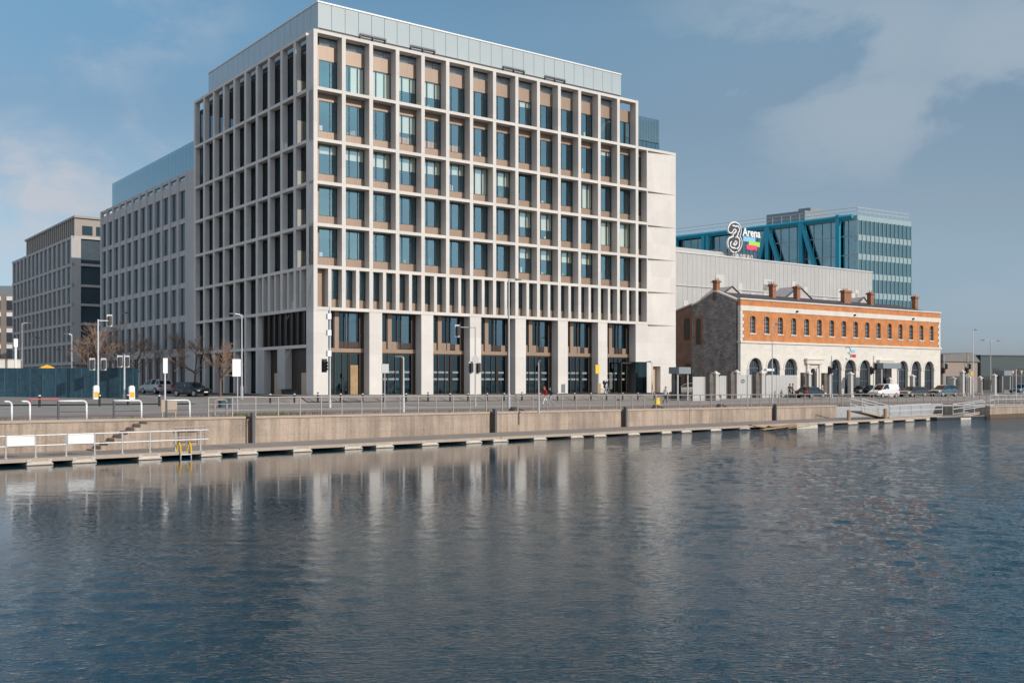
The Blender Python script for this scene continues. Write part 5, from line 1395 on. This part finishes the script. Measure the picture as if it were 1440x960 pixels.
# ================================================================ vehicles
def paint(name, col, rough=.3, metal=.2): return pbr(name, col, rough, .04, 1, 6, 0, metal=metal, spec=.6, coat=.8)
CARS = {   # stations: x, bottom, belt; roof polygon x,z ; length, width
    'hatch': dict(L=4.1, Wd=1.76, low=[(-2.05, .45, .82), (-1.98, .28, .95), (-1.2, .22, .98), (.7, .22, .93), (1.45, .24, .86), (1.95, .28, .70), (2.05, .42, .60)], top=[(-1.95, .96), (-1.55, 1.38), (-.9, 1.46), (-.1, 1.45), (.35, 1.36), (1.1, .90)], wx=(-1.25, 1.28), wr=.32),
    'suv': dict(L=4.5, Wd=1.88, low=[(-2.25, .5, .95), (-2.18, .33, 1.08), (-1.3, .3, 1.1), (.8, .3, 1.05), (1.6, .32, 1.0), (2.15, .36, .85), (2.25, .5, .7)], top=[(-2.15, 1.08), (-1.85, 1.5), (-1.1, 1.66), (-.1, 1.66), (.4, 1.55), (1.15, 1.03)], wx=(-1.35, 1.38), wr=.36),
    'sedan': dict(L=4.6, Wd=1.82, low=[(-2.3, .45, .85), (-2.22, .3, .98), (-1.4, .24, 1.0), (.8, .24, .93), (1.6, .26, .86), (2.2, .3, .7), (2.3, .42, .6)], top=[(-1.75, .98), (-1.15, 1.36), (-.55, 1.45), (.1, 1.44), (.5, 1.36), (1.25, .91)], wx=(-1.38, 1.42), wr=.33),
    'van': dict(L=4.5, Wd=1.82, low=[(-2.25, .45, 1.1), (-2.22, .3, 1.2), (-1.3, .28, 1.2), (.9, .28, 1.15), (1.55, .3, 1.02), (2.15, .34, .82), (2.25, .45, .68)], top=[(-2.2, 1.2), (-2.12, 1.8), (-1.2, 1.86), (.2, 1.84), (.65, 1.72), (1.5, 1.03)], wx=(-1.35, 1.42), wr=.33),
}
def car(kind, label, loc, rz, mat, cat='car', name='parked_car'):
    c = CARS[kind]; hw = c['Wd']/2
    t = thing(name, label, cat, loc, rz)
    Mx = WM[t]
    def lm(): return MB((loc[0], loc[1], loc[2], rz))
    m = lm(); rings = []
    for x, zb, zb2 in c['low']:
        e = hw*(.86 if abs(x) > c['L']/2-.12 else (.95 if abs(x) > c['L']/2-.5 else 1.))
        rings.append([(x, -e*.9, zb), (x, -e, zb+.16), (x, -e, zb2-.18), (x, -e*.9, zb2), (x, e*.9, zb2), (x, e, zb2-.18), (x, e, zb+.16), (x, e*.9, zb)])
    vs = [p for r in rings for p in r]; fs = []
    for i in range(len(rings)-1):
        for j in range(8): a, b = i*8+j, i*8+(j+1) % 8; fs.append((a, b, b+8, a+8))
    fs += [tuple(range(8))[::-1], tuple(range((len(rings)-1)*8, len(rings)*8))]
    fs = [f[::-1] for f in fs]
    m.add(vs, fs)
    tp = c['top']; n = len(tp); zmax = max(z for _, z in tp)
    wid = lambda z: hw*(.9 - .17*max(0, (z-.95))/.55)
    # roof skin and pillars in body colour
    for (x0, z0), (x1, z1) in zip(tp[1:-2], tp[2:-1]):
        a, b = wid(z0), wid(z1)
        m.add([(x0, -a, z0), (x1, -b, z1), (x1, b, z1), (x0, a, z0), (x0, -a, z0-.07), (x1, -b, z1-.07), (x1, b, z1-.07), (x0, a, z0-.07)], [(0,1,2,3), (7,6,5,4), (0,4,5,1), (1,5,6,2), (2,6,7,3), (3,7,4,0)])
    for s in (-1, 1):
        for (x0, z0), (x1, z1) in ((tp[0], tp[1]), (tp[-1], tp[-2])): m.tube((x0, s*wid(z0), z0-.03), (x1, s*wid(z1), z1-.03), .045, n=6)
        m.tube((-.15, s*wid(.95)*1.0, .93), (-.2, s*wid(zmax), zmax-.05), .04, n=6)
        if kind == 'van':
            zz = 1.78; m.add([(-2.18, s*wid(1.15)*1.01, 1.1), (-.1, s*wid(1.15)*1.01, 1.1), (-.15, s*wid(zz)*1.01, zz), (-2.12, s*wid(zz)*1.01, zz)], [(0,1,2,3) if s < 0 else (3,2,1,0)])
        elif kind == 'suv': m.tube((-1.3, s*wid(1.05), 1.05), (-1.45, s*wid(1.55), 1.58), .06, n=6)
    if kind == 'van':
        m.add([(-2.21, -wid(1.2), 1.15), (-2.21, wid(1.2), 1.15), (-2.13, wid(1.78), 1.8), (-2.13, -wid(1.78), 1.8)], [(3,2,1,0)])
    body = m.build('body', mat, t, smooth=False, bevel=.03)
    g = lm(); vs = []
    for x, z in tp: w_ = wid(z)-.015; vs += [(x, -w_, z-.02), (x, w_, z-.02)]
    k = len(tp); fs = [(2*i, 2*i+1, 2*i+3, 2*i+2) for i in range(k-1)]
    fs += [tuple(2*i for i in range(k)), tuple(2*i+1 for i in range(k))[::-1], (0, 2*k-2, 2*k-1, 1)]
    g.add(vs, [f[::-1] for f in fs]); g.build('windows', M['carglass'], t)
    for wx in c['wx']:
        for s in (-1, 1):
            q = lm(); q.disc((wx, s*(hw-.1), c['wr']), (0, 1, 0), c['wr'], .22, 24); wo_ = q.build('wheel', M['tyre'], t)
            q = lm(); q.disc((wx, s*(hw+.012), c['wr']), (0, 1, 0), c['wr']*.66, .02, 20)
            for a in range(5):
                an_ = a*2*math.pi/5; q.box(wx-.02, wx+.02, s*(hw+.02)-.005, s*(hw+.02)+.005, c['wr']-.04, c['wr']+.04) if a == 0 else None
            q.build('rim', M['rim'], wo_)
    xf, xb = c['low'][-2][0], c['low'][0][0]; zf = c['low'][-2][2]; zbk = c['low'][1][2]
    for s in (-1, 1):
        q = lm(); q.add([(xf+.02, s*hw*.92, zf-.02), (xf+.09, s*hw*.42, zf-.07), (xf+.11, s*hw*.45, zf-.19), (xf+.05, s*hw*.95, zf-.16), (xf-.25, s*hw*.9, zf-.02), (xf-.25, s*hw*.4, zf-.05), (xf-.25, s*hw*.42, zf-.2), (xf-.25, s*hw*.92, zf-.2)], [(0,1,2,3), (4,7,6,5), (0,4,5,1), (1,5,6,2), (2,6,7,3), (3,7,4,0)]); q.build('headlight', M['lamp_lens'], t)
        q = lm(); q.box(xb-.02, xb+.22, s*hw*.6 if s > 0 else -hw*.93, s*hw*.93 if s > 0 else -hw*.6, zbk-.3, zbk-.06); q.build('taillight', M['tail'], t)
        q = lm(); q.ball((.75, s*(hw+.08), c['low'][3][2]+.06), .09, .11, .07); q.build('wing_mirror', mat, t)
    q = lm(); q.box(c['L']/2-.06, c['L']/2+.012, -hw*.55, hw*.55, .36, .52); q.build('grille', M['black'], t)
    q = lm(); q.box(c['L']/2, c['L']/2+.022, -.26, .26, .40, .50); q.build('number_plate', M['white'], t)
    q = lm(); q.box(xb-.02, xb, -.26, .26, .62, .73); q.build('number_plate', M['white'], t)
    return t
PA = {k: paint(*v) for k, v in dict(silver=('silver_paint', (.55, .55, .53)), navy=('black_paint', (.012, .016, .022)), teal=('dark_teal_paint', (.012, .03, .04)), white=('white_car_paint', (.78, .77, .74)), slate=('slate_blue_paint', (.06, .12, .15)), grey=('dark_car_paint', (.03, .035, .04))).items()}
def cg(u, n): x, y = W(u, n); return (x, y, ZC+zt(u, n)+.02)
hn = math.atan2(NY, NX)
car('suv', 'silver estate driving away up the side street', cg(-4.7, -30.5), hn+math.pi+.18, PA['silver'])
car('hatch', 'black hatchback coming out of the side street', cg(-6.3, -14.5), hn+.38, PA['navy'])
def cpx(px, n): u = at_n(px, n); return cg(u, n)
car('sedan', 'dark teal saloon parked before the first depot doorway', cpx(1140, 8.5), ANG+.12, PA['teal'])
car('van', 'small white panel van on the road before the depot', cpx(1243, 9.0), ANG+math.pi-.06, PA['white'], 'van', 'parked_van')
car('sedan', 'dark grey saloon behind the white van', cpx(1284, 8.0), ANG+math.pi-.06, PA['grey'])
car('suv', 'slate blue estate with roof bars right of the dark saloon', cpx(1327, 8.5), ANG+math.pi-.1, PA['slate'])
car('suv', 'blue grey car at the right edge by the triangular signs', cpx(1437, 7), ANG+math.pi, PA['slate'])
car('hatch', 'white car half hidden behind the small shelter', cpx(972, 2.5), ANG+math.pi*.5, PA['white'])
car('hatch', 'dark car half hidden left of the white van', cpx(1214, 4.0), ANG+math.pi, PA['navy'])

# ================================================================ people
def figure(label, loc, rz, J, mats, hair=True, cap=None, girth=1.):
    """one continuous skinned body from a joint graph; clothing by height, head with face, five-fingered hands"""
    t = thing('person', label, 'person', loc, rz)
    V = []; Rr = []; E = []
    def v(p, r): V.append(p); Rr.append(r); return len(V)-1
    idx = {}
    def j(name, r, par=None):
        idx[name] = v(J[name], r*girth)
        if par: E.append((idx[par], idx[name]))
    j('pelvis', .135); j('waist', .125, 'pelvis'); j('chest', .155, 'waist'); j('neck', .055, 'chest'); j('chin', .07, 'neck'); j('head', .10, 'chin'); j('crown', .075, 'head')
    for s in 'lr':
        j('hip'+s, .09, 'pelvis'); j('knee'+s, .062, 'hip'+s); j('ankle'+s, .042, 'knee'+s); j('toe'+s, .035, 'ankle'+s)
        j('sho'+s, .07, 'chest'); j('elb'+s, .046, 'sho'+s); j('wri'+s, .03, 'elb'+s)
        w, e = Vector(J['wri'+s]), Vector(J['elb'+s]); d = (w-e).normalized(); side = d.cross(Vector((0, 1, 0)))
        side = side.normalized() if side.length > .1 else Vector((1, 0, 0))
        palm = v(tuple(w+d*.07), .033); E.append((idx['wri'+s], palm))
        for k, (o, ln) in enumerate(((-.028, .075), (-.009, .09), (.01, .085), (.028, .065))):
            a = v(tuple(w+d*.11+side*o), .0095); b = v(tuple(w+d*(.11+ln*.6)+side*o), .009); c = v(tuple(w+d*(.11+ln)+side*o+Vector((0, -.015, 0))), .008)
            E += [(palm, a), (a, b), (b, c)]
        a = v(tuple(w+d*.06+side*-.05), .011); b = v(tuple(w+d*.10+side*-.06), .009); E += [(palm, a), (a, b)]
    me = bpy.data.meshes.new('person_skin'); me.from_pydata(V, E, [])
    o = bpy.data.objects.new('tmp', me); COL.objects.link(o)
    sk = o.modifiers.new('s', 'SKIN'); 
    if not me.skin_vertices: 
        me.attributes  # layer is created with the modifier below
    bm_ = None
    import bmesh
    bm_ = bmesh.new(); bm_.from_mesh(me); ly = bm_.verts.layers.skin.verify(); bm_.verts.ensure_lookup_table()
    for i, q in enumerate(bm_.verts): q[ly].radius = (Rr[i], Rr[i]*(.8 if i < 3 else 1)); q[ly].use_root = (i == 0)
    bm_.to_mesh(me); bm_.free()
    ss = o.modifiers.new('d', 'SUBSURF'); ss.levels = 1; ss.render_levels = 1
    dg = bpy.context.evaluated_depsgraph_get(); dg.update()
    m2 = bpy.data.meshes.new_from_object(o.evaluated_get(dg)); bpy.data.objects.remove(o)
    m2.name = 'body'
    top, bot, sk_ = mats
    for mm_ in (top, bot, M['skin'], M['black']): m2.materials.append(mm_)
    wz, nz_ = J['waist'][2]-.06, J['neck'][2]
    ank = {s: Vector(J['ankle'+s]) for s in 'lr'}; wr = {s: Vector(J['wri'+s]) for s in 'lr'}; nk = Vector(J['neck']); hd = Vector(J['head'])
    legs = [(Vector(J['hip'+s]), Vector(J['knee'+s]), ank[s]) for s in 'lr']
    def seg(p, a, b):
        d = b-a; tt = max(0, min(1, (p-a).dot(d)/max(d.length_squared, 1e-9))); return (p-(a+d*tt)).length
    for p in m2.polygons:
        c = Vector(p.center); p.use_smooth = True
        dl = min(min(seg(c, a, b), seg(c, b, e)) for a, b, e in legs); da = min((c-x).length for x in wr.values())
        dt = min(seg(c, Vector(J['pelvis']), Vector(J['chest'])), min(seg(c, Vector(J['sho'+s]), Vector(J['elb'+s])) for s in 'lr'), min(seg(c, Vector(J['elb'+s]), Vector(J['wri'+s])) for s in 'lr'))
        if (c-hd).length < .17 or ((c-nk).length < .075 and c.z > nk.z-.01): k = 2
        elif min(seg(c, ank[s], Vector(J['toe'+s])) for s in 'lr') < .06: k = 3
        elif da < .16 and dt > .03 and min((c-Vector(J['elb'+s])).length for s in 'lr') > (wr['l']-Vector(J['elbl'])).length*.93: k = 2
        elif dl < dt: k = 1
        else: k = 0
        p.material_index = k
    bo_ = bpy.data.objects.new('body', m2); COL.objects.link(bo_); bo_.parent = t
    h = Vector(J['head'])
    def lm(): return MB((loc[0], loc[1], loc[2], rz))
    f = Vector(J.get('face', (0, -1, 0))).normalized(); rt = f.cross(Vector((0, 0, 1))).normalized()
    m = lm(); m.ball(tuple(h+f*.105+Vector((0, 0, -.01))), .016, .02, .024, 8, 6)
    m.build('nose', M['skin'], t, True)
    m = lm()
    for s in (-1, 1): m.ball(tuple(h+f*.092+rt*s*.035+Vector((0, 0, .02))), .012, .012, .009, 8, 6)
    m.box(*(lambda c: (c.x-.022, c.x+.022, c.y-.006, c.y+.006, c.z-.004, c.z+.004))(h+f*.095+Vector((0, 0, -.055)))); m.build('eyes_and_mouth', M['dark_grey'], t)
    m = lm(); hb_ = h-f*.025+Vector((0, 0, .045)); m.ball(tuple(hb_), .112, .112, .10, 14, 9); m.ball(tuple(h-f*.06), .095, .095, .12, 12, 8) if hair != 'short' else None
    m.build('hair', cap or M['bark'], t, True)
    return t
def walk(ph=.35, lean=.03, arms=.25, H=1.72):
    k = H/1.72; f = -1
    J = dict(pelvis=(0, 0, .93), waist=(0, -lean*.4, 1.08), chest=(0, -lean, 1.32), neck=(0, -lean*1.3, 1.47), chin=(0, -lean*1.5-.015, 1.54), head=(0, -lean*1.6-.01, 1.61), crown=(0, -lean*1.6, 1.67))
    for s, x, q in (('l', .09, 1), ('r', -.09, -1)):
        J['hip'+s] = (x, 0, .86); J['knee'+s] = (x, -.18*q*ph/.35-.05, .49); J['ankle'+s] = (x, -.34*q*ph/.35+(.04 if q > 0 else .1), .09 if q > 0 else .14); J['toe'+s] = (x, J['ankle'+s][1]-.16, .035)
        J['sho'+s] = (x*2.0, -lean, 1.39); J['elb'+s] = (x*2.5, arms*q*.5-lean, 1.12); J['wri'+s] = (x*2.5, arms*q*.4-.16-lean, .90)
    return {n: tuple(c*k for c in p) for n, p in J.items()}
FM = lambda n, c: pbr(n, c, .85, .12, 6, 20, .1)
J_red, J_dk, J_wh, J_st = FM('red_coat', (.35, .03, .025)), FM('dark_jacket', (.02, .05, .06)), FM('white_jacket', (.68, .66, .63)), FM('brown_coat', (.17, .12, .08))
T_wh, T_bl, T_dk, T_jn = FM('white_trousers', (.62, .6, .58)), FM('black_trousers', (.02, .02, .022)), FM('dark_trousers', (.035, .04, .05)), FM('pale_jeans', (.22, .28, .33))
red_hair = FM('red_hair', (.30, .06, .03)); dk_hair = FM('dark_hair', (.03, .022, .018)); fair = FM('fair_hair', (.35, .26, .16))
toR = ANG+math.pi/2            # figures face -y; this turns them along the road to the right
def pg(px, py): g = G(px, py); return (g[0], g[1], g[2]+ZC+.02)
figure('walker in a red top and white trousers on the promenade', pg(767, 571), ANG-math.pi/2, walk(.42, .08), (J_red, T_wh, 0), True, red_hair)
figure('walker in a dark teal jacket close beside the red one', pg(774.5, 572), ANG-math.pi/2-.2, walk(.3, .05), (J_dk, T_jn, 0), 'short', dk_hair)
figure('walker in a white jacket and black trousers before the stone end bay', pg(935.5, 568), ANG+math.pi/2, walk(.4, .05), (J_wh, T_bl, 0), 'short', fair)
figure('person in a brown coat standing by the grey hoarding', cpx(1114, 7.5), ANG+.6, walk(.12, .06, .1), (J_st, T_dk, 0), 'short', dk_hair)
figure('second person in dark clothes standing beside the brown coat', cpx(1110.5, 7.9), ANG-.8, walk(.1, .04, .1), (FM('grey_coat', (.08, .08, .085)), T_dk, 0), 'short', dk_hair)
figure('distant person in light clothes by the depot doorway', cpx(1156, 6.5), ANG+.3, walk(.3, .04), (FM('pink_top', (.5, .38, .34)), T_dk, 0), 'short', dk_hair)
# cyclist
cb = cpx(851.5, 2.6)
bk = thing('bicycle', 'pale bicycle ridden past the entrance', 'bicycle', cb, ANG)
def bkm(): return MB((cb[0], cb[1], cb[2], ANG))
for x in (-.52, .52):
    m = bkm(); pts = [(x+.33*math.cos(a), 0, .34+.33*math.sin(a)) for a in np.linspace(0, 2*math.pi, 25)]; m.path(pts, .022, 6); wq = m.build('wheel', M['tyre'], bk)
    m = bkm()
    for a in np.linspace(0, math.pi, 9)[:-1]: m.tube((x-.32*math.cos(a), 0, .34-.32*math.sin(a)), (x+.32*math.cos(a), 0, .34+.32*math.sin(a)), .004, n=4)
    m.build('spokes', M['rim'], wq)
m = bkm(); A_, B_, C_, D_ = (-.52, 0, .34), (-.08, 0, .3), (-.2, 0, .82), (.36, 0, .84)
for p, q in ((A_, B_), (A_, C_), (B_, C_), (C_, D_), (B_, D_), (D_, (.52, 0, .34)), (C_, (-.22, 0, .92)), (D_, (.34, 0, 1.0))): m.tube(p, q, .022, n=8)
m.build('frame', M['steel_light'], bk)
m = bkm(); m.tube((.36, -.28, 1.02), (.36, .28, 1.02), .016, n=6); m.build('handlebar', M['black'], bk)
m = bkm(); m.ball((-.22, 0, .95), .13, .07, .04); m.build('saddle', M['black'], bk)
m = bkm(); m.tube((-.08, -.12, .3), (-.08, .12, .3), .015, n=6); m.box(-.22, -.12, .09, .18, .17, .2); m.box(.06-.05, .11, -.18, -.09, .42, .45); m.build('pedals', M['black'], bk)
JC = dict(pelvis=(0, .22, .97), waist=(0, .12, 1.12), chest=(0, -.06, 1.34), neck=(0, -.17, 1.46), chin=(0, -.22, 1.51), head=(0, -.25, 1.57), crown=(0, -.24, 1.64))
for s, x, q in (('l', .09, 1), ('r', -.09, -1)):
    JC['hip'+s] = (x, .2, .93); JC['knee'+s] = (x*1.2, -.16 if q > 0 else -.2, .62 if q > 0 else .78); JC['ankle'+s] = (x*1.3, .16 if q > 0 else -.02, .27 if q > 0 else .5); JC['toe'+s] = (x*1.3, JC['ankle'+s][1]-.16, JC['ankle'+s][2]-.05)
    JC['sho'+s] = (x*2, -.08, 1.38); JC['elb'+s] = (x*2.4, -.2, 1.16); JC['wri'+s] = (x*2.5, -.33, 1.05)
figure('cyclist in a dark blue jacket with a backpack before the entrance', cb, ANG+math.pi/2, JC, (FM('navy_jacket', (.02, .045, .08)), T_dk, 0), 'short', FM('helmet', (.6, .6, .6)))
bp = MB((cb[0], cb[1], cb[2], ANG)); bp.ball((-.22, 0, 1.38), .17, .17, .24, 10, 8); tag(bp.build('backpack', M['black'], None, True), 'black backpack worn by the cyclist', 'backpack')
# ================================================================ sky, sun, camera
SUN = Vector((.8369*math.cos(R(26)), -.5473*math.cos(R(26)), math.sin(R(26))))
w = bpy.data.worlds.new('World'); SC.world = w; w.use_nodes = True
nt = w.node_tree; nt.nodes.clear()
out = nt.nodes.new('ShaderNodeOutputWorld'); bg = nt.nodes.new('ShaderNodeBackground'); L(nt, bg.outputs[0], out.inputs[0])
sky = node(nt, 'ShaderNodeTexSky', sky_type='NISHITA', sun_disc=False, sun_elevation=R(26), sun_rotation=math.atan2(SUN.x, SUN.y), air_density=1.0, dust_density=.6, ozone_density=2.0)
hs = node(nt, 'ShaderNodeHueSaturation'); hs.inputs['Saturation'].default_value = .95; hs.inputs['Value'].default_value = 1.
geo0 = node(nt, 'ShaderNodeTexCoord'); sz = node(nt, 'ShaderNodeSeparateXYZ'); L(nt, geo0.outputs['Generated'], sz.inputs[0])
rp = node(nt, 'ShaderNodeValToRGB'); cr = rp.color_ramp; L(nt, sz.outputs[2], rp.inputs[0])
for k, (p_, c_) in enumerate(((.0, (.50, .56, .88)), (.043, (.56, .645, .92)), (.114, (.77, .79, .84)), (.16, (.84, .81, .79)), (.24, (.71, .80, .79)), (.32, (.76, .99, .965)), (.6, (.8, 1., 1.)))):
    e = cr.elements[k] if k < 2 else cr.elements.new(p_)
    e.position = p_; e.color = c4(c_)
tn = node(nt, 'ShaderNodeMix', data_type='RGBA', blend_type='MULTIPLY'); tn.inputs[0].default_value = 1; L(nt, rp.outputs[0], tn.inputs[7]); L(nt, sky.outputs[0], tn.inputs[6]); L(nt, tn.outputs[2], hs.inputs['Color'])
geo = node(nt, 'ShaderNodeTexCoord')
sc = node(nt, 'ShaderNodeVectorMath', operation='MULTIPLY'); sc.inputs[1].default_value = (1, 1, 1.9); L(nt, geo.outputs['Generated'], sc.inputs[0])
nz = node(nt, 'ShaderNodeTexNoise', i_Scale=5.2, i_Detail=10., i_Roughness=.58, i_Distortion=.25); L(nt, sc.outputs[0], nz.inputs['Vector'])
nzl = node(nt, 'ShaderNodeTexNoise', i_Scale=1.7, i_Detail=3., i_Roughness=.5); L(nt, sc.outputs[0], nzl.inputs['Vector'])
acc = None
for px, py, rad, wgt in ((1130, 45, .17, .8), (1240, 60, .16, .9), (1225, 160, .15, .95), (1420, 60, .14, 1.), (0, 290, .16, 1.35), (60, 335, .12, 1.1), (95, 25, .14, .55), (230, 20, .1, .5), (230, 190, .07, .55), (1120, 262, .06, .4), (1440, 440, .12, .5)):
    d = Vector(((px-720)/F, 1, (HZ-py)/F)).normalized(); d.z *= 1.9
    ds = node(nt, 'ShaderNodeVectorMath', operation='DISTANCE'); ds.inputs[1].default_value = d; L(nt, sc.outputs[0], ds.inputs[0])
    mr = node(nt, 'ShaderNodeMapRange', interpolation_type='SMOOTHSTEP'); mr.inputs[1].default_value = rad*1.35; mr.inputs[2].default_value = rad*.15; mr.inputs[3].default_value = 0; mr.inputs[4].default_value = wgt
    L(nt, ds.outputs['Value'], mr.inputs[0])
    if acc is None: acc = mr.outputs[0]
    else:
        mx = node(nt, 'ShaderNodeMath', operation='MAXIMUM'); L(nt, acc, mx.inputs[0]); L(nt, mr.outputs[0], mx.inputs[1]); acc = mx.outputs[0]
# unseen bright cloud added behind the viewpoint to fill shaded faces and glass
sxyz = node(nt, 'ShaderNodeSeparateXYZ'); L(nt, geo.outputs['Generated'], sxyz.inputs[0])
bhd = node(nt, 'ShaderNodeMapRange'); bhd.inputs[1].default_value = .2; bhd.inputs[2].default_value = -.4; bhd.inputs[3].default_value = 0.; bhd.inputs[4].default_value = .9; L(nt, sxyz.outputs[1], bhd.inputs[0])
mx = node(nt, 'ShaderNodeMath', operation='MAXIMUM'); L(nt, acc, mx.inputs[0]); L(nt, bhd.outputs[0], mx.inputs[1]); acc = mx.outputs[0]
th = node(nt, 'ShaderNodeMapRange', interpolation_type='SMOOTHSTEP'); th.inputs[1].default_value = .46; th.inputs[2].default_value = .66
nb = node(nt, 'ShaderNodeMath', operation='MULTIPLY_ADD'); nb.inputs[1].default_value = .11; L(nt, acc, nb.inputs[0]); L(nt, nz.outputs[0], nb.inputs[2]); L(nt, nb.outputs[0], th.inputs[0])
mm = node(nt, 'ShaderNodeMath', operation='MULTIPLY', use_clamp=True); L(nt, acc, mm.inputs[0]); L(nt, th.outputs[0], mm.inputs[1])
m2 = node(nt, 'ShaderNodeMath', operation='MULTIPLY'); m2.inputs[1].default_value = .85; L(nt, mm.outputs[0], m2.inputs[0])
mix = node(nt, 'ShaderNodeMix', data_type='RGBA'); lr = node(nt, 'ShaderNodeMapRange'); lr.inputs[1].default_value = -.1; lr.inputs[2].default_value = -.4; L(nt, sxyz.outputs[0], lr.inputs[0])
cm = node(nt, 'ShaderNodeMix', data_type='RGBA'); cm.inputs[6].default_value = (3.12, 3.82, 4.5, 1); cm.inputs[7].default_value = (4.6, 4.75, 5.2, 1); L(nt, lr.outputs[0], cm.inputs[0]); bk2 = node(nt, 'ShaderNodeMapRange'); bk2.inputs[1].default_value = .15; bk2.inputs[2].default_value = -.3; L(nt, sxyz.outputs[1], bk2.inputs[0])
cm2 = node(nt, 'ShaderNodeMix', data_type='RGBA'); cm2.inputs[7].default_value = (7.6, 8.3, 9.6, 1); L(nt, bk2.outputs[0], cm2.inputs[0]); L(nt, cm.outputs[2], cm2.inputs[6]); L(nt, cm2.outputs[2], mix.inputs[7])  # extra bright colour for the added cloud behind the viewpoint
vd = node(nt, 'ShaderNodeVectorMath', operation='DISTANCE'); dv = Vector(((1200-720)/F, 1, (HZ-120)/F)).normalized(); dv.z *= 1.9; vd.inputs[1].default_value = dv; L(nt, sc.outputs[0], vd.inputs[0])
vr = node(nt, 'ShaderNodeMapRange', interpolation_type='SMOOTHSTEP'); vr.inputs[1].default_value = .48; vr.inputs[2].default_value = .05; vr.inputs[3].default_value = 0; vr.inputs[4].default_value = .26; L(nt, vd.outputs['Value'], vr.inputs[0])   # thin high veil
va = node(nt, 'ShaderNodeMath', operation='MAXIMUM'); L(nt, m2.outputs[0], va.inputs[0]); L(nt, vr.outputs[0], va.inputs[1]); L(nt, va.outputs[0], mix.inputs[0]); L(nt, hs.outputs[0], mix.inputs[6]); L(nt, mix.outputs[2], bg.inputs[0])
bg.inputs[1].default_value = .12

sl = bpy.data.lights.new('sun', 'SUN'); sl.energy = 3.6; sl.angle = R(.53); sl.color = (1, .92, .84)
so = bpy.data.objects.new('sun', sl); COL.objects.link(so); so.rotation_euler = SUN.to_track_quat('Z', 'Y').to_euler(); so.location = (60, -60, 60)

cam = bpy.data.cameras.new('camera'); co = bpy.data.objects.new('camera', cam); COL.objects.link(co)
co.location = (0, 0, ZC); co.rotation_euler = (R(90), 0, 0)
cam.sensor_width = 36; cam.lens = F/1440*36; cam.shift_y = (HZ-480)/1440; cam.clip_start = .1; cam.clip_end = 3000
SC.camera = co
SC.view_settings.view_transform = 'Standard'; SC.view_settings.look = 'None'; SC.view_settings.exposure = 0; SC.view_settings.gamma = 1; SC.view_settings.use_curve_mapping = False
SC.cycles.use_denoising = True
SC.cycles.max_bounces = 8; SC.cycles.transparent_max_bounces = 12; SC.cycles.caustics_reflective = False; SC.cycles.caustics_refractive = False
SC.cycles.sample_clamp_indirect = 6
